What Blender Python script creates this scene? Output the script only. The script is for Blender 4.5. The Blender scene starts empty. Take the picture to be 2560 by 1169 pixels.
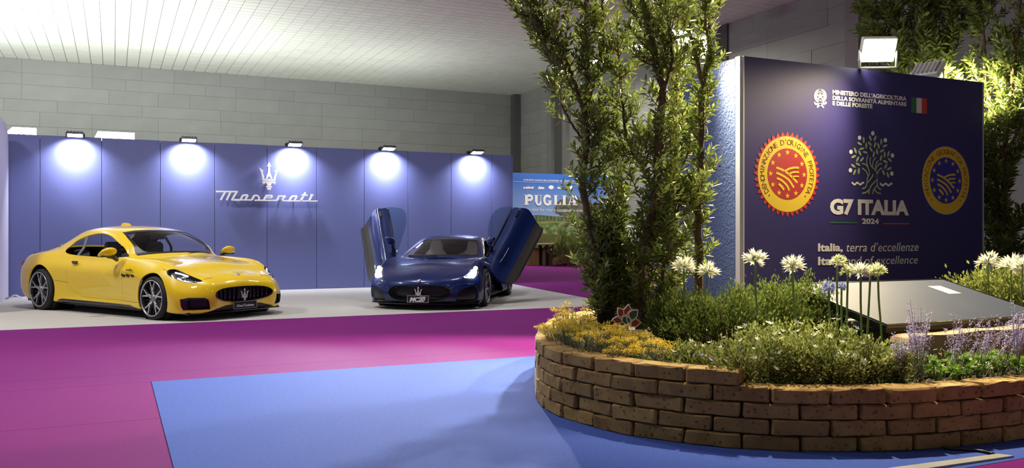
import bpy, bmesh, math, random
import numpy as np
from mathutils import Vector, Matrix, Quaternion
from mathutils.bvhtree import BVHTree

scene = bpy.context.scene
col = scene.collection
random.seed(7)
RNG = np.random.default_rng(7)
PI = math.pi
R_ = math.radians

# ------------------------------------------------------------------ camera
# World axes follow the hall: X runs along the blue stand wall, Y towards it, Z up.
CAM_H, CAM_F, CAM_A = 1.22, 2148.0, R_(24.9)
cam_d = bpy.data.cameras.new('camera')
cam_d.sensor_width = 36.0
cam_d.lens = CAM_F / 2560 * 36.0
cam_d.clip_end = 200
cam = bpy.data.objects.new('camera', cam_d)
cam.location = (0, 0, CAM_H)
cam.rotation_euler = (PI / 2, 0, -CAM_A)
col.objects.link(cam)
scene.camera = cam

# ------------------------------------------------------------------ world, exposure, hall lights
w = bpy.data.worlds.new('hall_air')
scene.world = w
w.use_nodes = True
w.node_tree.nodes['Background'].inputs[0].default_value = (0.92, 0.95, 1.0, 1)
w.node_tree.nodes['Background'].inputs[1].default_value = 0.19
vs = scene.view_settings
vs.view_transform = 'Standard'
vs.look = 'None'
vs.gamma = 1.0
vs.exposure = 0.0
vs.use_curve_mapping = False

def light(name, kind, loc, energy, color=(1, 1, 1), target=None, size=0.3, size_y=None, spot=None, blend=0.5, parent=None, spread=None):
    d = bpy.data.lights.new(name, kind)
    d.energy = energy
    d.color = color
    if kind == 'AREA':
        d.size = size
        if size_y:
            d.shape = 'RECTANGLE'
            d.size_y = size_y
        if spread:
            d.spread = spread
    elif kind == 'SPOT':
        d.spot_size = spot or R_(90)
        d.spot_blend = blend
        d.shadow_soft_size = size
    else:
        d.shadow_soft_size = size
    o = bpy.data.objects.new(name, d)
    o.location = loc
    if target is not None:
        v = Vector(target) - Vector(loc)
        o.rotation_euler = v.to_track_quat('-Z', 'Y').to_euler()
    col.objects.link(o)
    if parent:
        o.parent = parent
    return o

# ceiling lamps of the hall that hang above the frame (about 9 m up, facing down)
for _x, _y, _e in [(-6.5, 24.0, 300), (-6.0, 12.0, 560), (1.0, 12.0, 380), (7.0, 12.8, 120), (-2.0, 6.0, 80), (4.0, 1.0, 22), (12.0, 16.0, 90)]:
    light('hall_lamp', 'AREA', (_x, _y, 9.0), _e, (1, .98, .95), (_x, _y, 0), size=1.2)

# one spotlight of the ceiling track, warm, above the planter
light('planter_spot', 'AREA', (5.9, 6.6, 9.0), 150, (1, .84, .56), (5.0, 5.1, 0), size=.35, spread=R_(38))
# added fill lights, hidden behind the blue wall, that brighten the ceiling
for _x, _y, _e in [(-6.0, 40.0, 1300), (-2.0, 35.0, 900), (4.0, 41.0, 480), (12.0, 42.0, 260)]:
    light('ceiling_fill', 'AREA', (_x, _y, 3.9), _e, (.97, .99, 1), (_x, _y, 9), size=1.0)

# ------------------------------------------------------------------ helpers
def tag(o, label=None, cat=None, group=None, kind=None):
    if label: o['label'] = label
    if cat: o['category'] = cat
    if group: o['group'] = group
    if kind: o['kind'] = kind
    return o

def thing(name, label, cat, loc=(0, 0, 0), rotz=0.0, group=None):
    o = bpy.data.objects.new(name, None)
    o.empty_display_size = 0.1
    o.location = loc
    o.rotation_euler = (0, 0, rotz)
    col.objects.link(o)
    return tag(o, label, cat, group)

def mesh_obj(name, me, mat=None, parent=None, mw=None):
    o = bpy.data.objects.new(name, me)
    col.objects.link(o)
    if mat is not None:
        me.materials.clear()
        me.materials.append(mat)
    if parent is not None:
        o.parent = parent
    if mw is not None:
        o.matrix_local = mw
    return o

def dup(o, parent=None, loc=None, rot=None, scale=None, label=None):
    c = o.copy()
    col.objects.link(c)
    if parent is not None:
        c.parent = parent
    if loc is not None: c.location = loc
    if rot is not None: c.rotation_euler = rot
    if scale is not None: c.scale = scale
    if label: c['label'] = label
    return c

def copy_tree(o, parent=None):
    c = o.copy()
    col.objects.link(c)
    if parent is not None: c.parent = parent
    for ch in list(o.children):
        copy_tree(ch, c)
    return c

class MB:
    """collects polygons; build() links them as one mesh object"""
    def __init__(s):
        s.v = []; s.f = []; s.sm = []
    def add(s, vs_, fs, smooth=False):
        n = len(s.v)
        s.v += [tuple(p) for p in vs_]
        s.f += [tuple(i + n for i in f) for f in fs]
        s.sm += [smooth] * len(fs)
        return s
    def box(s, x0, x1, y0, y1, z0, z1, m=None):
        p = [(x0, y0, z0), (x1, y0, z0), (x1, y1, z0), (x0, y1, z0), (x0, y0, z1), (x1, y0, z1), (x1, y1, z1), (x0, y1, z1)]
        if m is not None: p = [m @ Vector(q) for q in p]
        return s.add(p, [(0, 3, 2, 1), (4, 5, 6, 7), (0, 1, 5, 4), (1, 2, 6, 5), (2, 3, 7, 6), (3, 0, 4, 7)])
    def cbox(s, x0, x1, y0, y1, z0, z1, c=0.01, m=None):
        """box with bevelled edges (chamfer c)"""
        c = min(c, abs(x1 - x0) * .45, abs(y1 - y0) * .45, abs(z1 - z0) * .45)
        bm = bmesh.new()
        bmesh.ops.create_cube(bm, size=1)
        for v in bm.verts:
            v.co = Vector(((x0 + x1) / 2 + v.co.x * (x1 - x0), (y0 + y1) / 2 + v.co.y * (y1 - y0), (z0 + z1) / 2 + v.co.z * (z1 - z0)))
        bmesh.ops.bevel(bm, geom=bm.edges[:], offset=c, segments=2, profile=0.5, affect='EDGES')
        return s.bm(bm, m)
    def bm(s, bm, m=None, smooth=False):
        bm.verts.ensure_lookup_table()
        bm.verts.index_update()
        vs_ = [(m @ v.co) if m is not None else v.co.copy() for v in bm.verts]
        fs = [[v.index for v in f.verts] for f in bm.faces]
        bm.free()
        return s.add(vs_, fs, smooth)
    def tube(s, pts, r, n=8, cap=True, smooth=True):
        pts = [Vector(p) for p in pts]
        rs = r if isinstance(r, (list, tuple)) else [r] * len(pts)
        base = len(s.v)
        prev = None
        vs_ = []
        for i, p in enumerate(pts):
            t = (pts[min(i + 1, len(pts) - 1)] - pts[max(i - 1, 0)])
            if t.length < 1e-9: t = Vector((0, 0, 1))
            t.normalize()
            if prev is None:
                a = Vector((0, 0, 1)) if abs(t.z) < .9 else Vector((1, 0, 0))
                u = t.cross(a).normalized()
            else:
                u = (prev - t * prev.dot(t)).normalized()
            prev = u
            v = t.cross(u)
            for k in range(n):
                an = 2 * PI * k / n
                vs_.append(p + (u * math.cos(an) + v * math.sin(an)) * rs[i])
        fs = []
        for i in range(len(pts) - 1):
            for k in range(n):
                fs.append((i * n + k, i * n + (k + 1) % n, (i + 1) * n + (k + 1) % n, (i + 1) * n + k))
        s.add(vs_, fs, smooth)
        if cap:
            s.f.append(tuple(base + k for k in range(n))[::-1]); s.sm.append(False)
            m_ = base + (len(pts) - 1) * n
            s.f.append(tuple(m_ + k for k in range(n))); s.sm.append(False)
        return s
    def lathe(s, prof, n=24, m=None, smooth=True, closed=False):
        """prof: (r, z) pairs about local Z"""
        vs_ = []
        for (r, z) in prof:
            for k in range(n):
                a = 2 * PI * k / n
                p = Vector((r * math.cos(a), r * math.sin(a), z))
                vs_.append(m @ p if m is not None else p)
        fs = []
        L = len(prof)
        for i in range(L if closed else L - 1):
            j = (i + 1) % L
            for k in range(n):
                fs.append((i * n + k, i * n + (k + 1) % n, j * n + (k + 1) % n, j * n + k))
        return s.add(vs_, fs, smooth)
    def disc(s, r, z, n=24, m=None, flip=False):
        p = [Vector((r * math.cos(2 * PI * k / n), r * math.sin(2 * PI * k / n), z)) for k in range(n)]
        if m is not None: p = [m @ q for q in p]
        f = tuple(range(n))
        return s.add(p, [f[::-1] if flip else f])
    def prism(s, poly, d0, d1, fn):
        """poly: 2-D outline; fn(a, b, d) -> 3-D; extruded from d0 to d1"""
        ar = sum(poly[i][0] * poly[(i + 1) % len(poly)][1] - poly[(i + 1) % len(poly)][0] * poly[i][1] for i in range(len(poly)))
        n = len(poly)
        vs_ = [fn(a, b, d0) for a, b in poly] + [fn(a, b, d1) for a, b in poly]
        fs = [tuple(range(n))[::-1], tuple(range(n, 2 * n))] + [(i, (i + 1) % n, n + (i + 1) % n, n + i) for i in range(n)]
        return s.add(vs_, fs)
    def ribbon(s, pts, wd, d0, d1, fn, closed=False):
        """flat stroke of width wd along 2-D points, extruded"""
        P = [Vector((p[0], p[1])) for p in pts]
        n = len(P)
        Lf, Rt = [], []
        for i in range(n):
            if closed:
                a, b = P[(i - 1) % n], P[(i + 1) % n]
            else:
                a, b = P[max(i - 1, 0)], P[min(i + 1, n - 1)]
            t1 = (P[i] - a); t2 = (b - P[i])
            if t1.length < 1e-9: t1 = t2
            if t2.length < 1e-9: t2 = t1
            t1 = t1.normalized(); t2 = t2.normalized()
            t = (t1 + t2)
            if t.length < 1e-6: t = t1
            t.normalize()
            nn = Vector((-t.y, t.x))
            k = max(.45, nn.dot(Vector((-t1.y, t1.x))))
            ww = wd[i] if isinstance(wd, (list, tuple)) else wd
            Lf.append(P[i] + nn * ww / 2 / k); Rt.append(P[i] - nn * ww / 2 / k)
        for i in range(n if closed else n - 1):
            j = (i + 1) % n
            q = [Rt[i], Rt[j], Lf[j], Lf[i]]
            s.prism([(p.x, p.y) for p in q], d0, d1, fn)
        return s
    def mesh(s, name='mesh', fix=False):
        me = bpy.data.meshes.new(name)
        me.from_pydata([tuple(p) for p in s.v], [], s.f)
        me.polygons.foreach_set('use_smooth', s.sm)
        if fix:
            bm = bmesh.new(); bm.from_mesh(me)
            bmesh.ops.recalc_face_normals(bm, faces=bm.faces[:])
            bm.to_mesh(me); bm.free()
        me.update()
        return me
    def build(s, name, mat, parent=None, fix=True):
        me = s.mesh(name, fix)
        return mesh_obj(name, me, mat, parent)

def spline(pts, n=8, closed=False):
    """Catmull-Rom through points of any dimension"""
    P = [np.array(p, float) for p in pts]
    N = len(P); out = []
    for i in range(N if closed else N - 1):
        if closed:
            p0, p1, p2, p3 = P[(i - 1) % N], P[i], P[(i + 1) % N], P[(i + 2) % N]
        else:
            p1, p2 = P[i], P[i + 1]
            p0 = P[i - 1] if i > 0 else 2 * p1 - p2
            p3 = P[i + 2] if i + 2 < N else 2 * p2 - p1
        for k in range(n):
            t = k / n
            out.append(tuple(.5 * (2 * p1 + (p2 - p0) * t + (2 * p0 - 5 * p1 + 4 * p2 - p3) * t * t + (3 * p1 - p0 - 3 * p2 + p3) * t ** 3)))
    if not closed: out.append(tuple(P[-1]))
    return out

# ------------------------------------------------------------------ materials
def nmat(name):
    m = bpy.data.materials.new(name)
    m.use_nodes = True
    nt = m.node_tree
    return m, nt, nt.nodes['Principled BSDF']

def mat(name, color, rough=0.6, metal=0.0, coat=0.0, spec=0.5, noise=None, bump=None, emit=None, sheen=0.0, alpha=None):
    """noise=(scale, second colour, contrast); bump=(scale, strength, distance)"""
    m, nt, b = nmat(name)
    b.inputs['Base Color'].default_value = (*color, 1)
    b.inputs['Roughness'].default_value = rough
    b.inputs['Metallic'].default_value = metal
    b.inputs['Specular IOR Level'].default_value = spec
    if coat:
        b.inputs['Coat Weight'].default_value = coat
        b.inputs['Coat Roughness'].default_value = 0.03
    if sheen:
        b.inputs['Sheen Weight'].default_value = sheen
    if emit:
        b.inputs['Emission Color'].default_value = (*emit[0], 1)
        b.inputs['Emission Strength'].default_value = emit[1]
    if noise or bump:
        tc = nt.nodes.new('ShaderNodeTexCoord')
    if noise:
        sc, c2, con = noise
        nz = nt.nodes.new('ShaderNodeTexNoise')
        nz.inputs['Scale'].default_value = sc
        nz.inputs['Detail'].default_value = 5
        rp = nt.nodes.new('ShaderNodeValToRGB')
        rp.color_ramp.elements[0].position = .5 - con
        rp.color_ramp.elements[1].position = .5 + con
        rp.color_ramp.elements[0].color = (*color, 1)
        rp.color_ramp.elements[1].color = (*c2, 1)
        nt.links.new(tc.outputs['Object'], nz.inputs['Vector'])
        nt.links.new(nz.outputs['Fac'], rp.inputs['Fac'])
        nt.links.new(rp.outputs['Color'], b.inputs['Base Color'])
    if bump:
        n2 = nt.nodes.new('ShaderNodeTexNoise')
        n2.inputs['Scale'].default_value = bump[0]
        n2.inputs['Detail'].default_value = 4
        bp = nt.nodes.new('ShaderNodeBump')
        bp.inputs['Strength'].default_value = bump[1]
        bp.inputs['Distance'].default_value = bump[2]
        nt.links.new(tc.outputs['Object'], n2.inputs['Vector'])
        nt.links.new(n2.outputs['Fac'], bp.inputs['Height'])
        nt.links.new(bp.outputs['Normal'], b.inputs['Normal'])
    return m

def glass_mat(name, tint, rough=0.02, ior=1.45, gloss=(1, 1, 1), fmin=0.0):
    """thin pane: tinted see-through plus a mirror layer by Fresnel"""
    m = bpy.data.materials.new(name)
    m.use_nodes = True
    nt = m.node_tree
    nt.nodes.clear()
    out = nt.nodes.new('ShaderNodeOutputMaterial')
    tr = nt.nodes.new('ShaderNodeBsdfTransparent'); tr.inputs[0].default_value = (*tint, 1)
    gl = nt.nodes.new('ShaderNodeBsdfGlossy'); gl.inputs['Roughness'].default_value = rough
    gl.inputs['Color'].default_value = (*gloss, 1)
    fr = nt.nodes.new('ShaderNodeLayerWeight'); fr.inputs['Blend'].default_value = .5
    pw = nt.nodes.new('ShaderNodeMath'); pw.operation = 'POWER'; pw.inputs[1].default_value = 5
    nt.links.new(fr.outputs['Facing'], pw.inputs[0])
    f0 = ((ior - 1) / (ior + 1)) ** 2
    mx = nt.nodes.new('ShaderNodeMixShader')
    ad = nt.nodes.new('ShaderNodeMath'); ad.operation = 'ADD'; ad.use_clamp = True
    ad.inputs[1].default_value = fmin + f0
    nt.links.new(pw.outputs[0], ad.inputs[0])
    nt.links.new(ad.outputs[0], mx.inputs[0])
    nt.links.new(tr.outputs[0], mx.inputs[1])
    nt.links.new(gl.outputs[0], mx.inputs[2])
    nt.links.new(mx.outputs[0], out.inputs[0])
    return m

def emis(name, color, strength):
    m, nt, b = nmat(name)
    b.inputs['Base Color'].default_value = (*color, 1)
    b.inputs['Emission Color'].default_value = (*color, 1)
    b.inputs['Emission Strength'].default_value = strength
    return m

M = {}
M['white'] = mat('white_paint', (.86, .86, .84), .5)
M['print_white'] = mat('print_white', (.82, .82, .84), .5)
M['black'] = mat('black_plastic', (.012, .012, .013), .4)
M['gloss_black'] = mat('gloss_black', (.008, .008, .009), .12, coat=.5)
M['rubber'] = mat('tyre_rubber', (.022, .021, .021), .75)
M['silver'] = mat('machined_silver', (.72, .72, .75), .28, metal=.9)
M['chrome'] = mat('chrome', (.85, .85, .87), .12, metal=1)
M['dark_metal'] = mat('dark_metal', (.05, .05, .055), .4, metal=.6)
M['grey_metal'] = mat('grey_metal', (.32, .33, .35), .4, metal=.6)
M['alu'] = mat('aluminium_profile', (.62, .63, .66), .38, metal=.5)

def pix(x, y):
    """direction through a photo pixel, for measuring points on known planes"""
    a = (x - 1280) / CAM_F; b = (584.5 - y) / CAM_F
    return Vector((math.sin(CAM_A) + a * math.cos(CAM_A), math.cos(CAM_A) - a * math.sin(CAM_A), b))
def at_y(x, y, Y):
    d = pix(x, y); t = Y / d.y
    return Vector((d.x * t, Y, CAM_H + d.z * t))
def at_x(x, y, X):
    d = pix(x, y); t = X / d.x
    return Vector((X, d.y * t, CAM_H + d.z * t))
def at_z(x, y, Z):
    d = pix(x, y); t = (Z - CAM_H) / d.z
    return Vector((d.x * t, d.y * t, Z))
def at_d(x, y, depth):
    d = pix(x, y)
    return Vector((d.x * depth, d.y * depth, CAM_H + d.z * depth))

def text_mesh(body, size=1.0, bold=0.0, shear=0.0, extrude=0.0, space=1.0, res=3):
    cu = bpy.data.curves.new('txt', 'FONT')
    cu.body = body
    cu.size = size
    cu.offset = bold
    cu.shear = shear
    cu.extrude = extrude
    cu.space_character = space
    cu.resolution_u = res
    o = bpy.data.objects.new('txt', cu)
    col.objects.link(o)
    bpy.context.view_layer.update()
    me = bpy.data.meshes.new_from_object(o.evaluated_get(bpy.context.evaluated_depsgraph_get()))
    bpy.data.objects.remove(o)
    bpy.data.curves.remove(cu)
    return me

def text_fit(name, body, x0, x1, z0, z1, Y, mat_, parent, bold=0.0, shear=0.0, space=1.0, thick=.0009):
    """lettering fitted to the rectangle x0..x1, z0..z1 on a wall facing -Y"""
    me = text_mesh(body, 1.0, bold, shear, .01, space)
    co = np.empty(len(me.vertices) * 3); me.vertices.foreach_get('co', co); co = co.reshape(-1, 3)
    mn, mx = co.min(0), co.max(0)
    out = np.empty_like(co)
    out[:, 0] = x0 + (co[:, 0] - mn[0]) / (mx[0] - mn[0]) * (x1 - x0)
    out[:, 2] = z0 + (co[:, 1] - mn[1]) / (mx[1] - mn[1]) * (z1 - z0)
    out[:, 1] = Y - (co[:, 2] - mn[2]) / max(mx[2] - mn[2], 1e-6) * thick
    me.vertices.foreach_set('co', out.ravel()); me.update()
    return mesh_obj(name, me, mat_, parent)
# ================================================================== STRUCTURE
HALL_Y, HALL_X, CEIL = 50.0, 23.6, 10.1
M['magenta'] = mat('magenta_carpet', (.175, .016, .165), .95, noise=(60, (.215, .022, .20), .25), bump=(900, .5, .004), spec=.1)
M['blue_carpet'] = mat('blue_carpet', (.060, .108, .43), .95, noise=(45, (.08, .135, .50), .25), bump=(700, .6, .004), spec=.1)
M['grey_carpet'] = mat('light_grey_carpet', (.50, .485, .455), .95, noise=(55, (.585, .57, .535), .25), bump=(800, .5, .004))
M['concrete'] = mat('hall_concrete', (.25, .25, .25), .8, noise=(2, (.32, .32, .32), .3))

tag(MB().box(-30, 40, -20, 60, -.2, -.012).build('floor', M['concrete']), kind='structure')

def poly_slab(name, poly, z0, z1, m, label, cat='carpet', parent=None, kind=None, group=None):
    o = MB().prism(poly, z0, z1, lambda a, b, d: (a, b, d)).build(name, m, parent)
    if label: tag(o, label, cat, group)
    if kind: tag(o, kind=kind)
    return o

# magenta aisle carpet, laid in lengths parallel to the stand wall
mag = thing('aisle_carpet', 'magenta aisle carpet covering the hall floor around the blue carpet', 'carpet', (0, 0, 0))
ys = [-6, 0.9, 3.07]
for i in range(len(ys) - 1):
    poly_slab('carpet_length', [(-14, ys[i]), (22, ys[i]), (22, ys[i + 1] - .004), (-14, ys[i + 1] - .004)], -.011, .0, M['magenta'], None, parent=mag)
ys = [3.07, 4.1, 6.15, 7.7]
for i in range(len(ys) - 1):
    poly_slab('carpet_length', [(-14, ys[i]), (.283, ys[i]), (.283, ys[i + 1] - .004), (-14, ys[i + 1] - .004)], -.011, .0, M['magenta'], None, parent=mag)
ys = [7.7, 8.2, 10.25, 12.6]
for i in range(len(ys) - 1):
    poly_slab('carpet_length', [(-14, ys[i]), (22, ys[i]), (22, ys[i + 1] - .004), (-14, ys[i + 1] - .004)], -.011, .0, M['magenta'], None, parent=mag)
ys = [12.6, 19.2]
poly_slab('carpet_length', [(7.96, 12.6), (22, 12.6), (22, 16.5), (8.48, 16.5)], -.011, .0, M['magenta'], None, parent=mag)
poly_slab('carpet_length', [(8.484, 16.504), (22, 16.504), (22, 19.2), (8.86, 19.2)], -.011, .0, M['magenta'], None, parent=mag)
ys = [19.2, 22, 24, 26, 28, 30, 36]
for i in range(len(ys) - 1):
    poly_slab('carpet_length', [(-6, ys[i]), (23, ys[i]), (23, ys[i + 1] - .004), (-6, ys[i + 1] - .004)], -.011, .0, M['magenta'], None, parent=mag)
poly_slab('entrance_carpet', [(.287, 3.07), (14, 3.07), (14, 7.696), (.287, 7.696)], -.011, .001, M['blue_carpet'],
          'bright blue carpet in the foreground around the brick planter')
poly_slab('stand_carpet', [(-6, 12.6), (7.955, 12.6), (8.855, 19.2), (-6, 19.2)], -.011, .002, M['grey_carpet'],
          'light grey carpet under the two cars in front of the blue wall')

# ---- gallery walls of grey cladding boards, laid like brickwork with random joints
M['clad'] = mat('grey_cladding', (.30, .31, .285), .85, noise=(.9, (.36, .37, .345), .35), bump=(25, .25, .01))
M['clad_b'] = mat('grey_cladding_b', (.32, .33, .305), .85, noise=(.9, (.37, .38, .355), .35), bump=(25, .25, .01))
M['joint'] = mat('dark_joint', (.12, .12, .115), .9)
M['pier'] = mat('grey_render_pier', (.26, .255, .24), .85, noise=(1.2, (.30, .295, .28), .3))
wb = MB().box(-14, HALL_X + .3, HALL_Y + .05, HALL_Y + .4, 0, CEIL + .5).build('wall_back', M['joint']); tag(wb, kind='structure')
wr = MB().box(HALL_X + .05, HALL_X + .4, -6, HALL_Y + .3, 0, CEIL + .5).build('wall_right', M['joint']); tag(wr, kind='structure')
_board = {}
def board(parent, axis, a0, a1, z0, z1, off=0.0):
    key = (axis, round(a1 - a0, 2), round(z1 - z0, 2))
    if key not in _board:
        L, H = key[1], key[2]
        if axis == 'y':
            me = MB().box(0, L - .008, -.04, .05, 0, H - .008).mesh('board', True)
        else:
            me = MB().box(-.04, .05, 0, L - .008, 0, H - .008).mesh('board', True)
        _board[key] = [me, me.copy()]
        me.materials.append(M['clad']); _board[key][1].materials.append(M['clad_b'])
    o = bpy.data.objects.new('cladding_board', random.choice(_board[key]))
    o.location = (a0, HALL_Y - off, z0) if axis == 'y' else (HALL_X - off, a0, z0)
    o.parent = parent
    col.objects.link(o)
rows = [3.4, 4.0, 4.75, 5.35, 6.1, 6.7, 7.45, 8.05, 8.8, 9.4, 10.1]
lens = [1.6, 2.4, 3.2, 4.0]
for i in range(len(rows) - 1):
    a = -9 - random.choice(lens)
    while a < HALL_X:
        L = random.choice(lens)
        a2 = min(a + L, HALL_X)
        if a2 > -8: board(wb, 'y', a, a2, rows[i], rows[i + 1], random.choice((0, 0, .012)))
        a = a2
for i in range(len(rows) - 1):
    a = 15.5
    while a < HALL_Y - .3:
        L = random.choice(lens)
        a2 = min(a + L, HALL_Y - .3)
        board(wr, 'x', a, a2, rows[i], rows[i + 1], random.choice((0, 0, .012)))
        a = a2
MB().box(-14, HALL_X, HALL_Y - .04, HALL_Y + .05, 0, 3.39).build('lower_wall', M['clad'], wb)
MB().box(HALL_X - .04, HALL_X + .05, 15.5, HALL_Y, 0, 3.39).build('lower_wall', M['clad'], wr)
# piers and dark recesses of the right wall
for n, (y0, y1, d, m) in enumerate([(49.4, 49.95, .5, M['joint']), (44.75, 45.2, .30, M['pier']), (43.5, 44.7, .10, M['joint']), (43.0, 43.5, .25, M['pier']),
                                    (29.05, 29.75, .12, M['joint']), (21.7, 22.3, .45, M['pier'])]):
    o = MB().box(HALL_X - d, HALL_X + .05, y0, y1, 0, CEIL).build('trim_%d' % (n + 1), m); tag(o, kind='structure')
o = MB().box(HALL_X - .5, HALL_X - .05, 44.95, 49.8, 3.4, 4.0).build('trim_7', M['pier']); tag(o, kind='structure')

# ---- ceiling: grid of square panels hung below the slab
M['tile'] = mat('ceiling_panel', (.77, .80, .70), .9, noise=(.25, (.71, .74, .64), .3))
M['tile_b'] = mat('ceiling_panel_b', (.73, .76, .66), .9, noise=(.25, (.68, .71, .61), .3))
M['slab'] = mat('ceiling_void', (.30, .29, .27), .9)
ce = MB().box(-30, HALL_X + .4, -20, HALL_Y + .4, CEIL + .05, CEIL + .4).build('ceiling', M['slab']); tag(ce, kind='structure')
TU, TV = .56, .48
tiles = []
for i in range(int((HALL_X + 10) / TU)):
    for j in range(int(46 / TV)):
        x = HALL_X - (i + 1) * TU; y = HALL_Y - (j + 1) * TV
        tiles.append((x, y))
def vis(x, y, z):
    p = Vector((x, y, z - CAM_H))
    d = p.x * math.sin(CAM_A) + p.y * math.cos(CAM_A)
    r = p.x * math.cos(CAM_A) - p.y * math.sin(CAM_A)
    if d < .3: return None
    return 1280 + CAM_F * r / d, 584.5 - CAM_F * p.z / d, d
seen, rest = [], []
for (x, y) in tiles:
    q = vis(x + TU / 2, y + TV / 2, CEIL)
    if q and -20 < q[0] < 2580 and q[1] > 0:
        hide = (1290 < q[0] < 1460)
        seen.append((q[2] + (100 if hide else 0), x, y))
    else: rest.append((x, y))
seen.sort()
tm = [MB().box(0.012, TU - .012, .012, TV - .012, 0, .06).mesh('ceiling_tile', True) for k in range(2)]
tm[0].materials.append(M['tile']); tm[1].materials.append(M['tile_b'])
for (d, x, y) in seen[:300]:
    o = bpy.data.objects.new('ceiling_tile', tm[0 if random.random() < .75 else 1])
    o.location = (x, y, CEIL); o.parent = ce; col.objects.link(o)
for nm, keep, m in (('ceiling_tiles', 0, M['tile']), ('ceiling_tiles', 1, M['tile_b'])):
    mb = MB()
    rr = random.Random(3)
    for (x, y) in [(a[1], a[2]) for a in seen[300:]] + rest:
        k = 0 if rr.random() < .75 else 1
        if k == keep: mb.box(x + .012, x + TU - .012, y + .012, y + TV - .012, CEIL, CEIL + .06)
    o = mb.build(nm, m, ce, fix=False); tag(o, kind='stuff')

# air diffuser in the ceiling, top left
d = thing('ceiling_diffuser', 'grey square air diffuser set in the ceiling at the top left', 'air vent', (-2.6, 40.0, CEIL - .06))
MB().box(-.9, .9, -.9, .9, 0, .06).build('frame', M['white'], d)
for k in range(5): MB().box(-.75, .75, -.7 + k * .28, -.52 + k * .28, -.03, -.001).build('blade', mat('diffuser_grey', (.42, .42, .40), .6), d)

# ---- pendant lamps of the hall: boxy reflectors on rods, cool white
M['lamp_face'] = emis('lamp_face', (1, .97, .9), 9)
M['lamp_body'] = mat('lamp_body_white', (.75, .75, .73), .4)
def pendant(x, y, label, energy, colr=(1, .96, .9), size=.9, target=None):
    t = thing('pendant_lamp', label, 'lamp', (x, y, 9.0), 0, 'pendant lamps under the hall ceiling')
    MB().lathe([(.12, .62), (.2, .55), (.28, .32), (.52, .08), (.55, .06), (.55, .0), (.5, .0)], 20).build('reflector', M['lamp_body'], t)
    MB().disc(.5, .03, 20, flip=True).build('diffuser', M['lamp_face'], t, fix=False)
    MB().tube([(0, 0, .6), (0, 0, CEIL - 9.0)], .025, 6).build('rod', M['grey_metal'], t)
    if energy:
        light('pendant_light', 'AREA', (0, 0, -.05), energy, colr, target or (0, 0, -5), size=size, parent=t)
    return t
side_words = ['farthest', 'second farthest', 'third farthest', 'nearest visible']
for k, (x, y) in enumerate([(19.9, 36.9), (19.9, 33.7), (19.9, 30.2), (19.9, 27.4)]):
    pendant(x, y, 'pendant hall lamp glimpsed through the trees, %s of the row of four' % side_words[k], 160, (1, .95, .84))
# ================================================================== CAR STAND
BY = 19.14
M['stand_blue'] = mat('stand_blue_paint', (.12, .14, .34), .62, noise=(1.3, (.135, .155, .365), .4), bump=(70, .12, .004))
sw = thing('stand_wall', 'blue painted panel wall behind the cars with five lamps along its top', 'partition', (0, BY, 0))
seams = [-3.44, -2.37, -1.3, -.21, .88, 1.95, 3.03, 4.1, 5.18, 6.22, 7.29, 8.35, 8.87]
for i in range(len(seams) - 1):
    z1 = 3.15 + random.uniform(-.008, .008)
    MB().cbox(seams[i] + .004, seams[i + 1] - .004, 0, .04, .004, z1, .004).build('panel', M['stand_blue'], sw)
MB().box(-3.4, 8.84, .045, .09, .004, 3.1).build('backing_frame', M['black'], sw)
MB().box(8.87, 8.90, -.01, .1, .004, 3.15).build('end_trim', M['stand_blue'], sw)
# screw holes and scuffs
mb = MB()
for x, z in [(-.98, 2.72), (.0, 2.62), (.03, 2.5), (.03, 2.22), (.03, 1.9), (-1.02, 2.1), (.9, 2.35), (2.0, 2.05)]:
    mb.disc(.012, 0, 8, Matrix.Translation((x, -.001, z)) @ Matrix.Rotation(PI / 2, 4, 'X'))
mb.build('screw_hole', M['joint'], sw, fix=False)

# floodlights clamped to the wall top, bent back down onto the panels
M['led_face'] = emis('led_face_cool', (.86, .88, 1), 26)
names = ['leftmost', 'second from the left', 'middle, above the trident sign', 'second from the right', 'rightmost']
lx = [-.68, 1.42, 3.58, 5.68, 7.86]
for i, x in enumerate(lx):
    t = thing('wall_floodlight', 'small LED floodlight on top of the blue wall, ' + names[i], 'floodlight', (x, BY, 3.15), 0, 'floodlights along the blue wall')
    tilt = Matrix.Translation((0, -.24, .02)) @ Matrix.Rotation(R_(-14), 4, 'X')
    MB().cbox(-.15, .15, -.10, .10, -.02, .03, .008, tilt).build('housing', M['dark_metal'], t)
    MB().box(-.13, .13, -.085, .085, -.024, -.0205, tilt).build('lens', M['led_face'], t)
    for k in range(5): MB().box(-.13 + k * .06, -.115 + k * .06, -.08, .08, .03, .05, tilt).build('cooling_fin', M['dark_metal'], t)
    MB().tube([(-.16, -.24, .02), (-.16, -.14, .06), (-.16, -.02, .05)], .009, 6).tube([(.16, -.24, .02), (.16, -.14, .06), (.16, -.02, .05)], .009, 6).build('bracket', M['dark_metal'], t)
    MB().box(-.17, .17, -.03, .05, .0, .05).build('clamp', M['dark_metal'], t)
    if i in (2, 3):
        MB().tube([(.12, 0, .05), (.15, .02, .09), (.05, .0, .1), (-.1, .02, .07)], .008, 5).build('cable', M['black'], t)
    light('wall_floodlight_beam', 'AREA', (0, -.25, -.03), 46, (.84, .86, 1), (0, -.02, -.53), size=.24, size_y=.15, parent=t, spread=R_(125))

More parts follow.
